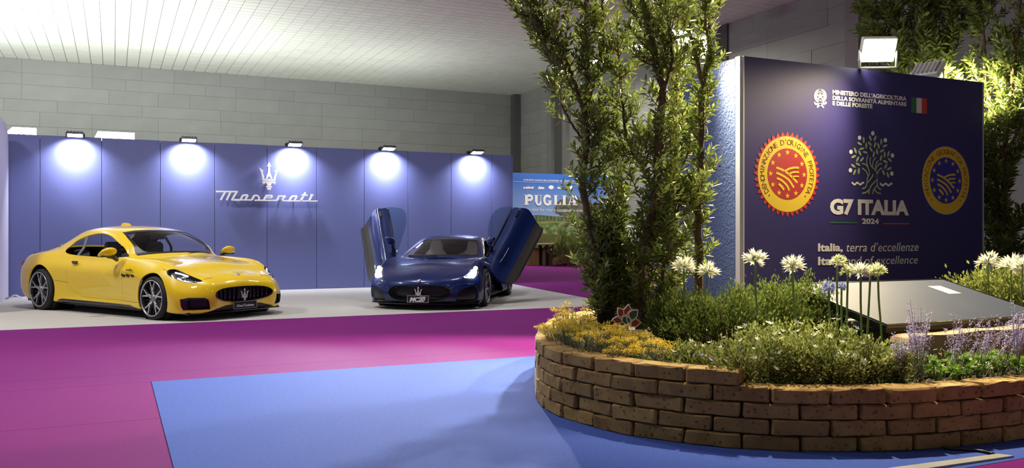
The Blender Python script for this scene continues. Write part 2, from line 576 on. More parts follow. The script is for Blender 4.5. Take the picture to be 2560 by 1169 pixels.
# raised white lettering and trident
def wall_fn(Y):
    return lambda a, b, d: (a, Y - d, b)
def wpx(pts, ox, oy, k, Y):
    out = []
    for (x, y) in pts:
        p = at_y(ox + x / k, oy + y / k, Y)
        out.append((p.x, p.z))
    return out
LY = BY - .09
M['sign_white'] = mat('sign_white', (.88, .86, .82), .45)
sg = thing('lettering_sign', 'white raised script lettering reading Maserati on the blue wall', 'sign', (0, 0, 0))
def lett(name, strokes, wpx_=44):
    mb = MB()
    for i_, st in enumerate(strokes):
        wd = st[0]; pts = st[1]
        q = wpx(pts, 530, 460, 9.143, LY)
        s_ = wd / 9.143 / CAM_F * 19.0
        if len(pts) > 2 and st[2:] == ('s',): q = spline(q, 6)
        mb.ribbon(q, s_, 0, .045 + .0012 * i_, wall_fn(LY))
    mb.build(name, M['sign_white'], sg)
lett('letter_M', [(34, [(92, 168), (585, 172)]), (40, [(290, 185), (196, 362)]), (40, [(415, 185), (330, 366)]), (42, [(558, 180), (470, 330), (458, 352), (480, 358), (640, 362)])])
lett('letter_a', [(40, [(815, 250), (720, 252), (690, 275), (655, 345), (640, 362)]), (40, [(815, 250), (760, 350)]), (30, [(640, 360), (905, 362)])])
lett('letter_s', [(40, [(905, 360), (940, 300), (962, 262)]), (34, [(955, 262), (1020, 258), (1062, 295), (1072, 330), (1055, 362)], 's'), (30, [(965, 368), (1210, 370)])])
lett('letter_e', [(40, [(1370, 262), (1240, 262), (1215, 300), (1180, 368)]), (36, [(1375, 260), (1350, 315)]), (24, [(1235, 312), (1352, 312)]), (30, [(1180, 370), (1480, 372)])])
lett('letter_r', [(40, [(1480, 372), (1535, 262)]), (36, [(1525, 272), (1680, 275)]), (40, [(1672, 275), (1620, 320), (1605, 352), (1625, 378)]), (30, [(1610, 378), (1800, 382)])])
lett('letter_a', [(40, [(1938, 272), (1840, 275), (1800, 310), (1760, 382)]), (40, [(1935, 272), (1880, 372)]), (30, [(1750, 382), (2040, 384)])])
lett('letter_t', [(40, [(2130, 190), (2025, 384)]), (32, [(2045, 250), (2182, 254)]), (28, [(2020, 384), (2220, 386)])])
lett('letter_i', [(40, [(2270, 275), (2212, 386)]), (44, [(2252, 248), (2308, 250)]), (30, [(2210, 386), (2405, 386)])])
# stand-off pins
mb = MB()
for q_ in (585, 625, 660, 700, 735, 770):
    p_ = at_y(q_, 500.5, LY); mb.tube([(p_.x, LY, p_.z), (p_.x, BY, p_.z)], .008, 6)
mb.build('standoff_pin', M['grey_metal'], sg)

def trident_outline():
    """flat emblem pieces, unit box about 1.5 wide, 2.2 high, base at 0"""
    P = []
    mid = [(0, 2.2), (.17, 1.78), (.06, 1.80), (.09, 1.35), (.26, .86), (.12, .86), (0, 1.06), (-.12, .86), (-.26, .86), (-.09, 1.35), (-.06, 1.80), (-.17, 1.78)]
    P.append(mid)
    for s in (1, -1):
        P.append([(s * a, b) for a, b in [(.33, .86), (.50, .86), (.58, 1.25), (.76, 1.72), (.38, 1.42), (.50, 1.42), (.42, 1.15)]])
        P.append([(s * a, b) for a, b in [(.27, .50), (.45, .50), (.47, .40), (.42, .42)]])
    P.append([(-.53, .83), (.53, .83), (.53, .75), (-.53, .75)])
    P.append([(-.48, .72), (.48, .72), (.48, .64), (-.48, .64)])
    P.append([(-.53, .61), (.53, .61), (.53, .53), (-.53, .53)])
    P.append([(-.22, .51), (.22, .51), (.14, .38), (.12, .30), (-.12, .30), (-.14, .38)])
    P.append([(-.22, .28), (.22, .28), (.22, .18), (-.22, .18)])
    P.append([(-.14, .15), (.14, .15), (.14, 0), (-.14, 0)])
    return P
c0, c1 = at_y(672, 474, LY), at_y(672, 403, LY)
ks = (c1.z - c0.z) / 2.2
tr = thing('trident_sign', 'white raised trident emblem above the script lettering', 'sign', (c0.x, LY, c0.z))
pn = ['prong', 'prong', 'scroll', 'prong', 'scroll', 'collar_bar', 'collar_bar', 'collar_bar', 'cup', 'foot_bar', 'foot_block']
for nm, p in zip(pn, trident_outline()):
    MB().prism([(a * ks, b * ks) for a, b in p], 0, .045, lambda a, b, d: (a, -d, b)).build(nm, M['sign_white'], tr)
MB().tube([(0, 0, ks * .6), (0, BY - LY, ks * .6)], .012, 6).tube([(0, 0, ks * 1.2), (0, BY - LY, ks * 1.2)], .012, 6).build('standoff_pin', M['grey_metal'], tr)

# fabric display wall with rounded corner at the left edge
M['lavender'] = mat('lavender_fabric', (.66, .64, .84), .8, noise=(1.1, (.72, .68, .86), .3))
fw = thing('fabric_display', 'lavender fabric display wall with rounded top corner at the left edge', 'display wall', (-1.95, 15.2, .003))
pl = [(0, 0), (3.9, 0), (3.9, 2.85)] + [(3.9 - .5 + .5 * math.cos(a), 2.85 + .45 * math.sin(a)) for a in np.linspace(0, PI / 2, 9)[1:]] + [(.5 - .5 * math.sin(a), 2.85 + .45 * math.cos(a)) for a in np.linspace(0, PI / 2, 9)] + [(0, 0)]
pl = pl[:-1]
MB().prism(pl, 0, .12, lambda a, b, d: (d, a, b)).build('fabric_cover', M['lavender'], fw)
for y0_ in (.1, 3.3): MB().box(-.05, .17, y0_, y0_ + .4, 0, .02).build('base_plate', M['grey_metal'], fw)

# light boxes of far stands shining above the wall
M['lightbox'] = emis('light_box_white', (.95, .98, 1), 7)
for nm, (x0, x1, z0, z1, Y), lab in (('light_box', (-2.95, -2.15, 4.28, 4.46, 30), 'white luminous box above the blue wall at the far left'),
                                    ('light_box', (-.62, .62, 4.05, 4.45, 30), 'white luminous box above the blue wall behind the first floodlight')):
    t = thing(nm, lab, 'light box', (0, Y, 0))
    MB().prism([(x0, z0), (x1, z0), (x1, z1), (x0 + .18, z1)], 0, .3, lambda a, b, d: (a, d, b)).build('luminous_case', M['lightbox'], t)
    for xx in (x0 + .3, x1 - .36): MB().box(xx, xx + .06, .1, .2, 0, z0).build('post', M['grey_metal'], t)
    light('light_box_glow', 'AREA', ((x0 + x1) / 2, .6, (z0 + z1) / 2), 120, (.9, .96, 1), ((x0 + x1) / 2, 8, z0 + 1), size=.8, size_y=.3, parent=t)

# white cable on the carpet by the yellow car's tail
cb = MB().tube(spline([at_z(28, 741, .012), at_z(38, 737.5, .05), at_z(48, 741, .03), at_z(56, 743.5, .012), at_z(66, 741, .012), at_z(76, 741, .012), at_z(90, 746, .012)], 5), .012, 6).build('power_cable', M['white'])
tag(cb, 'white power cable on the carpet by the foot of the blue wall', 'cable')

# ================================================================== G7 STAND
GY, GX0, GX1, GYB, GZ = 7.40, 6.20, 10.05, 8.75, 3.15
M['navy'] = mat('navy_print', (.030, .026, .150), .38, noise=(1.0, (.040, .032, .170), .4))
M['wall_side_blue'] = mat('side_wall_blue', (.05, .085, .22), .7, bump=(38, .6, .02))
g7 = thing('event_wall', 'navy printed display box reading G7 ITALIA 2024 behind the planter', 'display wall', (0, 0, 0))
MB().box(GX0, GX1, GY, GY + .03, 0.05, GZ).build('front_panel', M['navy'], g7)
MB().box(GX0 - .03, GX0, GY + .10, GYB, .004, GZ - .01).build('side_panel', M['wall_side_blue'], g7)
MB().box(GX0 - .035, GX0 - .002, GY + .012, GY + .085, .004, GZ).build('corner_profile', M['alu'], g7)
MB().box(GX0 - .002, GX0 + .012, GY - .006, GY + .03, .004, GZ).build('edge_strip', M['alu'], g7)
MB().box(GX1 - .012, GX1 + .01, GY - .004, GY + .035, .004, GZ).build('edge_strip', M['alu'], g7)
MB().box(GX1 - .03, GX1, GY + .04, GYB, .004, GZ - .01).build('side_panel', M['wall_side_blue'], g7)
MB().box(GX0, GX1, GYB - .03, GYB, .004, GZ - .01).build('back_panel', M['wall_side_blue'], g7)
MB().box(GX0, GX1, GY + .03, GYB - .03, GZ - .06, GZ - .04).build('top_board', M['black'], g7)
gfn = lambda a, b, d: (a, GY - .0004 - d * .25, b)
def gp(x, y):
    p = at_y(x, y, GY); return (p.x, p.z)
def gtext(name, body, l, r, t_l, b_l, m=None, **kw):
    """left/right pixel and top/bottom pixel at the left end"""
    x0, z1 = gp(l, t_l); _, z0 = gp(l, b_l); x1, _ = gp(r, t_l)
    return text_fit(name, body, x0, x1, z0, z1, GY - .0004, m or M['print_white'], g7, **kw)
M['p_red'] = mat('print_red', (.52, .028, .030), .5)
M['p_seal_red'] = mat('print_dark_red', (.40, .018, .025), .5)
M['p_yellow'] = mat('print_yellow', (.74, .53, .035), .5)
M['p_green'] = mat('print_green', (.035, .20, .085), .5)
M['p_flag_red'] = mat('print_flag_red', (.62, .06, .03), .5)
M['p_leaf'] = mat('print_leaf_green', (.42, .52, .27), .5)
M['p_blue'] = mat('print_royal_blue', (.030, .030, .36), .5)
M['p_brown'] = mat('print_brown', (.20, .055, .01), .5)
gtext('lettering', 'MINISTERO DELL\u2019AGRICOLTURA', 2081, 2266, 224, 235.5, bold=.038)
gtext('lettering', 'DELLA SOVRANIT\u00c0 ALIMENTARE', 2081, 2266, 236, 249.5, bold=.038)
gtext('lettering', 'E DELLE FORESTE', 2081, 2181, 252, 263, bold=.038)
gtext('lettering', 'G7 ITALIA', 2075, 2272, 496, 537, bold=.05)
gtext('lettering', '2024', 2155, 2197, 545.5, 559.5, bold=.035)
gtext('lettering', 'Italia,', 2045, 2107, 608, 632, bold=.035)
gtext('lettering', 'terra d\u2019eccellenze', 2116, 2296, 606.5, 629, shear=.18)
gtext('lettering', 'Italy,', 2045, 2107, 641.5, 669, bold=.035)
gtext('lettering', 'land of excellence', 2110, 2294, 641, 662, shear=.18)
def gbar(name, l, r, yl, m, hh):
    x0, z = gp(l, yl); x1, _ = gp(r, yl)
    MB().prism([(x0, z - hh), (x1, z - hh), (x1, z + hh), (x0, z + hh)], 0, .003, gfn).build(name, m, g7)
gbar('green_rule', 2076, 2143, 556, M['p_green'], .006)
gbar('red_rule', 2208, 2273, 558.5, M['p_flag_red'], .006)
# flag
fx = [gp(q, 262)[0] for q in (2278, 2291, 2304, 2317)]
fz0, fz1 = gp(2278, 281)[1], gp(2278, 243)[1]
for k, m in enumerate((M['p_green'], M['print_white'], M['p_flag_red'])):
    MB().prism([(fx[k], fz0), (fx[k + 1], fz0), (fx[k + 1], fz1), (fx[k], fz1)], 0, .003, gfn).build('flag_stripe', m, g7)
# round quality seals
def star(cx, cz, r, rot=PI / 2):
    return [(cx + (r if k % 2 == 0 else r * .4) * math.cos(rot + k * PI / 5), cz + (r if k % 2 == 0 else r * .4) * math.sin(rot + k * PI / 5)) for k in range(10)]
def circ(cx, cz, r, n=56):
    return [(cx + r * math.cos(2 * PI * k / n), cz + r * math.sin(2 * PI * k / n)) for k in range(n)]
def seal(cx, cz, r, words, m_edge, m_core, name):
    n = 40
    MB().prism([(cx + (r * 1.135 if k % 2 == 0 else r * 1.0) * math.cos(PI * k / n), cz + (r * 1.135 if k % 2 == 0 else r * 1.0) * math.sin(PI * k / n)) for k in range(2 * n)], 0, .002, gfn).build(name + '_rim', m_edge, g7)
    MB().prism(circ(cx, cz, r), 0, .004, gfn).build(name + '_ring', M['p_yellow'], g7)
    MB().prism(circ(cx, cz, r * .68), 0, .005, gfn).build(name + '_core', m_core, g7)
    for k in range(12):
        if k in ():
            continue
        a = PI / 2 + k * PI / 6
        MB().prism(star(cx + r * .575 * math.cos(a), cz + r * .575 * math.sin(a), r * .082), 0, .0065, gfn).build('star', M['p_yellow'], g7)
    # field furrows
    mb = MB()
    U = lambda pts: [(cx + a * r * .40, cz + (b + .05) * r * .38) for a, b in pts]
    for i_, (wd, pts) in enumerate(((.075, [(-.95, .38), (-.4, .22), (.2, -.1), (.85, -.62)]), (.075, [(-.95, .02), (-.45, -.15), (.1, -.45), (.55, -.98)]),
                    (.075, [(-.92, -.35), (-.5, -.5), (-.05, -.85), (.15, -1.2)]), (.085, [(-.75, -.75), (-.5, -.93), (-.3, -1.15)]),
                    (.07, [(-.25, .15), (.2, .34), (.6, .42), (.98, .42)]), (.06, [(.15, -.02), (.5, .1), (.98, .12)]), (.05, [(.45, -.22), (.75, -.18), (.98, -.2)]))):
        mb.ribbon(spline(U(pts), 6), wd * r * .8, .004, .0065 + .0006 * i_, gfn)
    mb.build(name + '_furrows', M['p_yellow'], g7)
    mb = MB()
    L = len(words); span = R_(252)
    for i, ch in enumerate(words):
        if ch == ' ': continue
        a = PI / 2 + span / 2 - span * (i + .5) / L
        me = text_mesh(ch, 1, .0, 0, 0, 1, 2)
        if not len(me.vertices): continue
        xs = [v.co.x for v in me.vertices]; xm = (min(xs) + max(xs)) / 2
        s_ = r * .21
        for v in me.vertices: pass
        ca, sa = math.cos(a - PI / 2), math.sin(a - PI / 2)
        vs_ = []
        for v in me.vertices:
            lx_, lz = (v.co.x - xm) * s_, r * .775 + v.co.y * s_
            vs_.append((cx + lx_ * ca - lz * sa, GY - .0004 - .0062 * .25, cz + lx_ * sa + lz * ca))
        mb.add(vs_, [tuple(p.vertices) for p in me.polygons])
        bpy.data.meshes.remove(me)
    for s in (-1, 1):
        a = -PI / 2 + s * R_(47)
        mb.prism(circ(cx + .84 * r * math.cos(a), cz + .84 * r * math.sin(a), r * .022, 10), .004, .0062, gfn)
    mb.build(name + '_lettering', M['p_brown'], g7, fix=False)
c1 = gp(1968.5, 435); seal(c1[0], c1[1], (gp(1968, 341)[1] - gp(1968, 530)[1]) / 2, "DENOMINAZIONE D'ORIGINE PROTETTA", M['p_red'], M['p_seal_red'], 'red_seal')
c2 = gp(2365, 451); seal(c2[0], c2[1], (gp(2365, 366)[1] - gp(2365, 536)[1]) / 2, 'INDICAZIONE GEOGRAFICA PROTETTA', M['p_blue'], M['p_blue'], 'blue_seal')
# olive tree emblem, measured in its own drawing units
def ot(pts): return [gp(2060 + x / 5.565, 310 + y / 5.565) for x, y in pts]
mb = MB()
for pts in ([(612, 430), (592, 510), (610, 600), (632, 680), (600, 760), (598, 820), (575, 880), (530, 898)], [(530, 548), (575, 560), (600, 595)], [(530, 612), (580, 650), (612, 715)],
            [(650, 458), (638, 520), (660, 590), (715, 640), (740, 710), (735, 770), (660, 850), (625, 915), (580, 950), (530, 962)], [(722, 462), (690, 505), (676, 560), (676, 605)],
            [(752, 505), (722, 560), (716, 640)], [(806, 548), (760, 562), (725, 610), (722, 640)], [(806, 608), (765, 640), (742, 700), (742, 780), (742, 850), (765, 895), (795, 906)],
            [(682, 692), (665, 740), (600, 818)], [(625, 970), (628, 915)], [(680, 972), (690, 915), (740, 850)], [(700, 905), (735, 950), (793, 968)]):
    mb.ribbon(spline(ot(pts), 5), .015, 0, .003, gfn)
mb.build('emblem_trunk', M['p_leaf'], g7)
leaves = [(552, 222, 92), (495, 272, -25), (588, 300, 88), (643, 195, -62), (710, 198, 62), (637, 272, -42), (708, 288, 70), (758, 303, -70), (796, 247, 90), (848, 303, 20), (525, 342, 12), (653, 350, -55),
          (738, 382, -78), (805, 372, 28), (435, 368, -65), (498, 402, -60), (573, 392, -12), (692, 420, 72), (792, 470, 72), (843, 425, 88), (896, 412, 68), (412, 452, 22), (467, 486, 58), (528, 490, 45),
          (914, 497, -35), (852, 520, -20), (472, 558, -22), (406, 580, -32), (425, 668, 62), (483, 652, 85), (858, 588, 58), (908, 620, 25), (826, 672, -60), (887, 706, -65)]
for (x, y, a) in leaves:
    ln, wd = 46, 17
    P = []
    for k in range(12):
        t = 2 * PI * k / 12
        ex, ey = ln * math.cos(t), wd * math.sin(t) * (abs(math.sin(t)) ** .3)
        ar = R_(a)
        P.append((x + (ex * math.cos(ar) - ey * math.sin(ar)) * .8, y - (ex * math.sin(ar) + ey * math.cos(ar))))
    MB().prism(ot(P), 0, .003, gfn).build('emblem_leaf', M['p_leaf'], g7)
for (x, y) in [(678, 128), (495, 190), (853, 224), (375, 386), (952, 437), (367, 642), (943, 687)]:
    MB().prism(ot([(x + 24 * math.cos(t), y + 31 * math.sin(t)) for t in np.linspace(0, 2 * PI, 16)[:-1]]), 0, .003, gfn).build('emblem_olive', M['print_white'], g7)
for x0 in (385, 778):
    y0 = 815 if x0 < 500 else 828
    MB().ribbon(ot([(x0 + k * 9, y0 + 12 - 14 * math.cos(k * .72)) for k in range(20)]), .022, 0, .003, gfn).build('emblem_wave', M['print_white'], g7)
# state emblem: wreath, star, ribbon
def em(pts): return [gp(2020 + x / 8, 200 + y / 8) for x, y in pts]
mb = MB()
for a in np.linspace(R_(-60), R_(240), 34):
    cx_, cy_ = 245 + 105 * math.cos(a), 320 - 130 * math.sin(a)
    for s in (-1, 1):
        aa = a + PI / 2 + s * .7
        mb.prism(em([(cx_ + s * 10 + 22 * math.cos(aa + o) * k, cy_ - 22 * math.sin(aa + o) * k) for o, k in ((0, 1), (PI / 2, .35), (PI, 1), (-PI / 2, .35))]), 0, .003, gfn)
mb.ribbon(em([(245 + 74 * math.cos(t), 320 + 92 * math.sin(t)) for t in np.linspace(0, 2 * PI, 28)[:-1]]), .006, 0, .003, gfn, closed=True)
for t in np.linspace(0, 2 * PI, 13)[:-1]:
    mb.prism(em([(245 + (62 + q) * math.cos(t + o), 320 + (78 + q) * math.sin(t + o)) for q, o in ((-8, -.1), (-8, .1), (8, .1), (8, -.1))]), 0, .003, gfn)
mb.ribbon(em([(125, 440), (150, 480), (245, 480), (340, 470), (370, 440)]), .022, 0, .003, gfn)
mb.ribbon(em([(180, 545), (245, 485), (315, 550)]), .02, 0, .003, gfn)
mb.ribbon(em(star(245, 320, 58, -PI / 2)), .010, 0, .003, gfn, closed=True)
mb.prism(em(star(245, 320, 34, -PI / 2)), 0, .0035, gfn)
mb.build('state_emblem', M['print_white'], g7)

# floodlights on the G7 box
M['led_warm'] = emis('led_face_warm', (1, .93, .70), 60)
def flood(loc, tgt, label, energy, colr, big=1.0, spot=R_(140), hot=True):
    t = thing('floodlight', label, 'floodlight', loc)
    d = (Vector(tgt) - Vector(loc)).normalized()
    q = d.to_track_quat('-Z', 'Y').to_matrix().to_4x4()
    hm = Matrix.Translation((0, 0, .21 * big)) @ q
    MB().cbox(-.19 * big, .19 * big, -.14 * big, .14 * big, -.03, .05, .015, hm).build('housing', M['lamp_body'], t)
    MB().box(-.17 * big, .17 * big, -.12 * big, .12 * big, -.036, -.031, hm).build('lens', M['led_warm'] if hot else M['lamp_body'], t)
    for k in range(6): MB().box((-.15 + k * .058) * big, (-.14 + k * .058) * big, -.11 * big, .11 * big, .05, .085, hm).build('cooling_fin', M['lamp_body'], t)
    rx = q @ Vector((1, 0, 0))
    for s in (-1, 1):
        p = Vector((0, 0, .21 * big)) + rx * s * .2 * big
        MB().tube([p, (p.x, p.y, .0)], .014, 6).build('bracket', M['lamp_body'], t)
    MB().tube([(rx.x * -.2 * big, rx.y * -.2 * big, 0.008), (rx.x * .2 * big, rx.y * .2 * big, 0.008)], .014, 6).build('foot_bar', M['lamp_body'], t)
    if energy:
        light('floodlight_beam', 'SPOT', tuple(Vector((0, 0, .21 * big)) + d * .07), energy, colr, tuple(Vector((0, 0, .21 * big)) + d * 3), size=.10, spot=spot, blend=.35, parent=t)
    return t
flood((8.10, 7.30, GZ), (5.6, 2.6, .3), 'bright floodlight standing on top of the navy G7 wall', 2700, (1, .82, .50), 1.05, spot=R_(136))
flood((9.72, 7.95, GZ), (11.6, 8.4, 1.2), 'floodlight at the right end of the navy G7 wall top facing the trees behind', 2200, (1, .87, .62), 1.0)
flood((6.05, 8.05, GZ), (4.0, 6.3, 1.6), 'floodlight on the blue side wall behind the tall trees', 2600, (1, .88, .58), 1.0, spot=R_(128))
# ================================================================== BRICK PLANTER
M['tuff'] = None
def tuff_mat():
    m, nt, b = nmat('tuff_brick')
    tc = nt.nodes.new('ShaderNodeTexCoord')
    oi = nt.nodes.new('ShaderNodeObjectInfo')
    ad = nt.nodes.new('ShaderNodeVectorMath'); ad.operation = 'MULTIPLY_ADD'
    cmb = nt.nodes.new('ShaderNodeCombineXYZ')
    for k in range(3): nt.links.new(oi.outputs['Random'], cmb.inputs[k])
    nt.links.new(cmb.outputs[0], ad.inputs[0]); ad.inputs[1].default_value = (37, 51, 23)
    nt.links.new(tc.outputs['Object'], ad.inputs[2])
    n1 = nt.nodes.new('ShaderNodeTexNoise'); n1.inputs['Scale'].default_value = 9; n1.inputs['Detail'].default_value = 6
    n2 = nt.nodes.new('ShaderNodeTexNoise'); n2.inputs['Scale'].default_value = 55; n2.inputs['Detail'].default_value = 3
    vo = nt.nodes.new('ShaderNodeTexVoronoi'); vo.inputs['Scale'].default_value = 30
    for n in (n1, n2, vo): nt.links.new(ad.outputs[0], n.inputs['Vector'])
    r1 = nt.nodes.new('ShaderNodeValToRGB')
    r1.color_ramp.elements[0].position = .3; r1.color_ramp.elements[0].color = (.26, .155, .048, 1)
    r1.color_ramp.elements[1].position = .75; r1.color_ramp.elements[1].color = (.40, .265, .085, 1)
    nt.links.new(n1.outputs['Fac'], r1.inputs['Fac'])
    r2 = nt.nodes.new('ShaderNodeValToRGB')          # dark pits where the stone has pores
    r2.color_ramp.elements[0].position = .16; r2.color_ramp.elements[0].color = (.26, .18, .13, 1)
    r2.color_ramp.elements[1].position = .36; r2.color_ramp.elements[1].color = (1, 1, 1, 1)
    nt.links.new(vo.outputs['Distance'], r2.inputs['Fac'])
    r3 = nt.nodes.new('ShaderNodeValToRGB')
    r3.color_ramp.elements[0].position = .42; r3.color_ramp.elements[0].color = (1, 1, 1, 1)
    r3.color_ramp.elements[1].position = .62; r3.color_ramp.elements[1].color = (0, 0, 0, 1)
    nt.links.new(n2.outputs['Fac'], r3.inputs['Fac'])
    mx0 = nt.nodes.new('ShaderNodeMixRGB'); mx0.blend_type = 'LIGHTEN'; mx0.inputs[0].default_value = 1
    nt.links.new(r2.outputs[0], mx0.inputs[1]); nt.links.new(r3.outputs[0], mx0.inputs[2])
    mx = nt.nodes.new('ShaderNodeMixRGB'); mx.blend_type = 'MULTIPLY'; mx.inputs[0].default_value = .85
    nt.links.new(r1.outputs[0], mx.inputs[1]); nt.links.new(mx0.outputs[0], mx.inputs[2])
    hs = nt.nodes.new('ShaderNodeHueSaturation')
    mr = nt.nodes.new('ShaderNodeMapRange'); mr.inputs['To Min'].default_value = .85; mr.inputs['To Max'].default_value = 1.15
    nt.links.new(oi.outputs['Random'], mr.inputs['Value']); nt.links.new(mr.outputs[0], hs.inputs['Value'])
    nt.links.new(mx.outputs[0], hs.inputs['Color']); nt.links.new(hs.outputs[0], b.inputs['Base Color'])
    b.inputs['Roughness'].default_value = .95
    bp = nt.nodes.new('ShaderNodeBump'); bp.inputs['Strength'].default_value = .55; bp.inputs['Distance'].default_value = .012
    nt.links.new(mx.outputs[0], bp.inputs['Height']); nt.links.new(bp.outputs['Normal'], b.inputs['Normal'])
    return m
M['tuff'] = tuff_mat()
path = [(6.1, 8.55), (5.2, 8.2), (4.45, 7.72), (3.72, 7.08), (3.32, 6.53), (2.98, 5.98), (2.78, 5.52), (2.70, 5.12), (2.735, 4.8), (2.825, 4.46), (2.98, 4.172), (3.186, 3.92), (3.424, 3.722), (3.70, 3.575),
        (3.99, 3.465), (4.30, 3.40), (4.62, 3.365), (5.0, 3.34), (5.6, 3.32), (6.4, 3.40), (7.2, 3.6)]
pp = np.array(spline(path, 30))
sl = np.concatenate([[0], np.cumsum(np.hypot(*np.diff(pp, axis=0).T))])
TOT = sl[-1]
def on_path(s):
    x = np.interp(s, sl, pp[:, 0]); y = np.interp(s, sl, pp[:, 1])
    s2 = min(s + .01, TOT); s1 = max(s - .01, 0)
    tx = np.interp(s2, sl, pp[:, 0]) - np.interp(s1, sl, pp[:, 0]); ty = np.interp(s2, sl, pp[:, 1]) - np.interp(s1, sl, pp[:, 1])
    return x, y, math.atan2(ty, tx)
BL, BH, BD = .325, .0895, .17
planter = thing('brick_planter', 'curved planter wall of rough yellow-brown tuff bricks in the foreground', 'planter', (3.19, 3.92, 0))
P0 = Vector((3.19, 3.92, 0))
def brick_mesh(seed):
    """one block with chipped, slightly uneven edges; inner side lies at +y"""
    r = random.Random(seed)
    bm = bmesh.new()
    bmesh.ops.create_cube(bm, size=1)
    L, H, D = BL - r.uniform(.010, .024), BH - r.uniform(.003, .006), BD
    for v in bm.verts:
        v.co = Vector((v.co.x * L, v.co.y * D + D / 2, v.co.z * H + H / 2))
    bmesh.ops.subdivide_edges(bm, edges=[e for e in bm.edges if abs((e.verts[0].co - e.verts[1].co).x) > .1], cuts=3)
    bmesh.ops.bevel(bm, geom=[e for e in bm.edges if e.calc_face_angle(0) > .5], offset=.009, segments=1, affect='EDGES')
    for v in bm.verts:
        v.co += Vector((r.uniform(-.005, .005), r.uniform(-.005, .005), r.uniform(-.0035, .0035)))
        if v.co.z < .001: v.co.z = .001
    bmesh.ops.recalc_face_normals(bm, faces=bm.faces[:])
    me = bpy.data.meshes.new('brick'); bm.to_mesh(me); bm.free()
    me.materials.append(M['tuff'])
    return me
bms = [brick_mesh(k) for k in range(10)]
# where the fifth course ends
s_end = sl[np.argmin(np.hypot(pp[:, 0] - 3.235, pp[:, 1] - 3.875))]
for c in range(5):
    ph = (s_end % BL) if c % 2 == 0 else ((s_end + BL / 2) % BL)
    s = ph + BL / 2 - (BL if ph > 0 else 0)
    while s < TOT - .1:
        if s < .1: s += BL; continue
        if c == 4 and s > s_end: break
        x, y, a = on_path(s)
        o = bpy.data.objects.new('brick', random.choice(bms))
        j = random.uniform(-.008, .008)
        o.location = (x - math.sin(a) * j - P0.x, y + math.cos(a) * j - P0.y, c * BH)
        o.rotation_euler = (0, 0, a + random.uniform(-.012, .012))
        o.parent = planter
        col.objects.link(o)
        s += BL
# soil
M['soil'] = mat('dark_soil', (.030, .020, .012), .95, noise=(25, (.06, .042, .025), .3), bump=(60, 1, .03))
inner = [(x, y) for x, y in pp[::12]]
inn = []
for s in np.linspace(.1, TOT - .1, 60):
    x, y, a = on_path(s)
    inn.append((x - math.sin(a) * .15, y + math.cos(a) * .15))
inn += [(9.9, 3.9), (10.0, 7.3), (6.25, 7.35), (6.16, 8.5)]
so = MB().prism(inn, .02, .30, lambda a, b, d: (a, b, d)).build('soil', M['soil'])
tag(so, 'dark planting soil filling the brick planter', 'soil')
so2 = MB().prism([(10.15, 5), (15, 5), (15, 10.5), (10.15, 10.5)], .02, .30, lambda a, b, d: (a, b, d)).build('soil', M['soil'])
tag(so2, 'dark planting soil of the bed right of the navy wall', 'soil')
so3 = MB().prism([(6.3, 8.9), (10.1, 8.9), (10.1, 10.5), (6.3, 10.5)], .02, .30, lambda a, b, d: (a, b, d)).build('soil', M['soil'])
tag(so3, 'dark planting soil of the bed behind the navy wall', 'soil')

# ================================================================== PLANTS
def leaf_mat(name, c1, c2, rough=.45, trans=.3):
    m, nt, b = nmat(name)
    at = nt.nodes.new('ShaderNodeAttribute'); at.attribute_name = 'tone'
    rp = nt.nodes.new('ShaderNodeValToRGB')
    rp.color_ramp.elements[0].color = (*c1, 1); rp.color_ramp.elements[1].color = (*c2, 1)
    nt.links.new(at.outputs['Fac'], rp.inputs['Fac'])
    nt.links.new(rp.outputs[0], b.inputs['Base Color'])
    b.inputs['Roughness'].default_value = rough
    tl = nt.nodes.new('ShaderNodeBsdfTranslucent')
    nt.links.new(rp.outputs[0], tl.inputs['Color'])
    mx = nt.nodes.new('ShaderNodeMixShader'); mx.inputs[0].default_value = trans
    out = nt.nodes['Material Output']
    nt.links.new(b.outputs[0], mx.inputs[1]); nt.links.new(tl.outputs[0], mx.inputs[2])
    nt.links.new(mx.outputs[0], out.inputs[0])
    return m
M['leaf_tree'] = leaf_mat('tree_leaf', (.065, .105, .020), (.24, .29, .060))
M['leaf_bush'] = leaf_mat('bush_leaf', (.05, .085, .018), (.20, .25, .050))
M['leaf_low'] = leaf_mat('low_plant_leaf', (.10, .15, .035), (.40, .43, .13))
M['leaf_succ'] = leaf_mat('succulent_leaf', (.09, .20, .03), (.26, .42, .07))
M['leaf_grey'] = leaf_mat('grey_green_leaf', (.16, .19, .13), (.34, .36, .25))
M['bark'] = mat('tree_bark', (.085, .055, .035), .9, noise=(30, (.17, .115, .07), .25), bump=(45, .8, .015))
M['stem'] = mat('green_stem', (.14, .22, .06), .6)
M['twig'] = mat('twig_brown', (.16, .085, .035), .8)
M['fl_white'] = leaf_mat('white_petal', (.74, .74, .58), (.86, .85, .74), .6, .35)
M['fl_cream'] = leaf_mat('cream_petal', (.62, .66, .34), (.84, .83, .62), .6, .35)
M['fl_blue'] = leaf_mat('blue_petal', (.26, .29, .62), (.42, .46, .80), .6, .3)
M['fl_violet'] = leaf_mat('violet_petal', (.30, .25, .50), (.50, .44, .70), .7, .3)
M['fl_yellow'] = leaf_mat('yellow_petal', (.66, .44, .03), (.90, .74, .10), .7, .2)

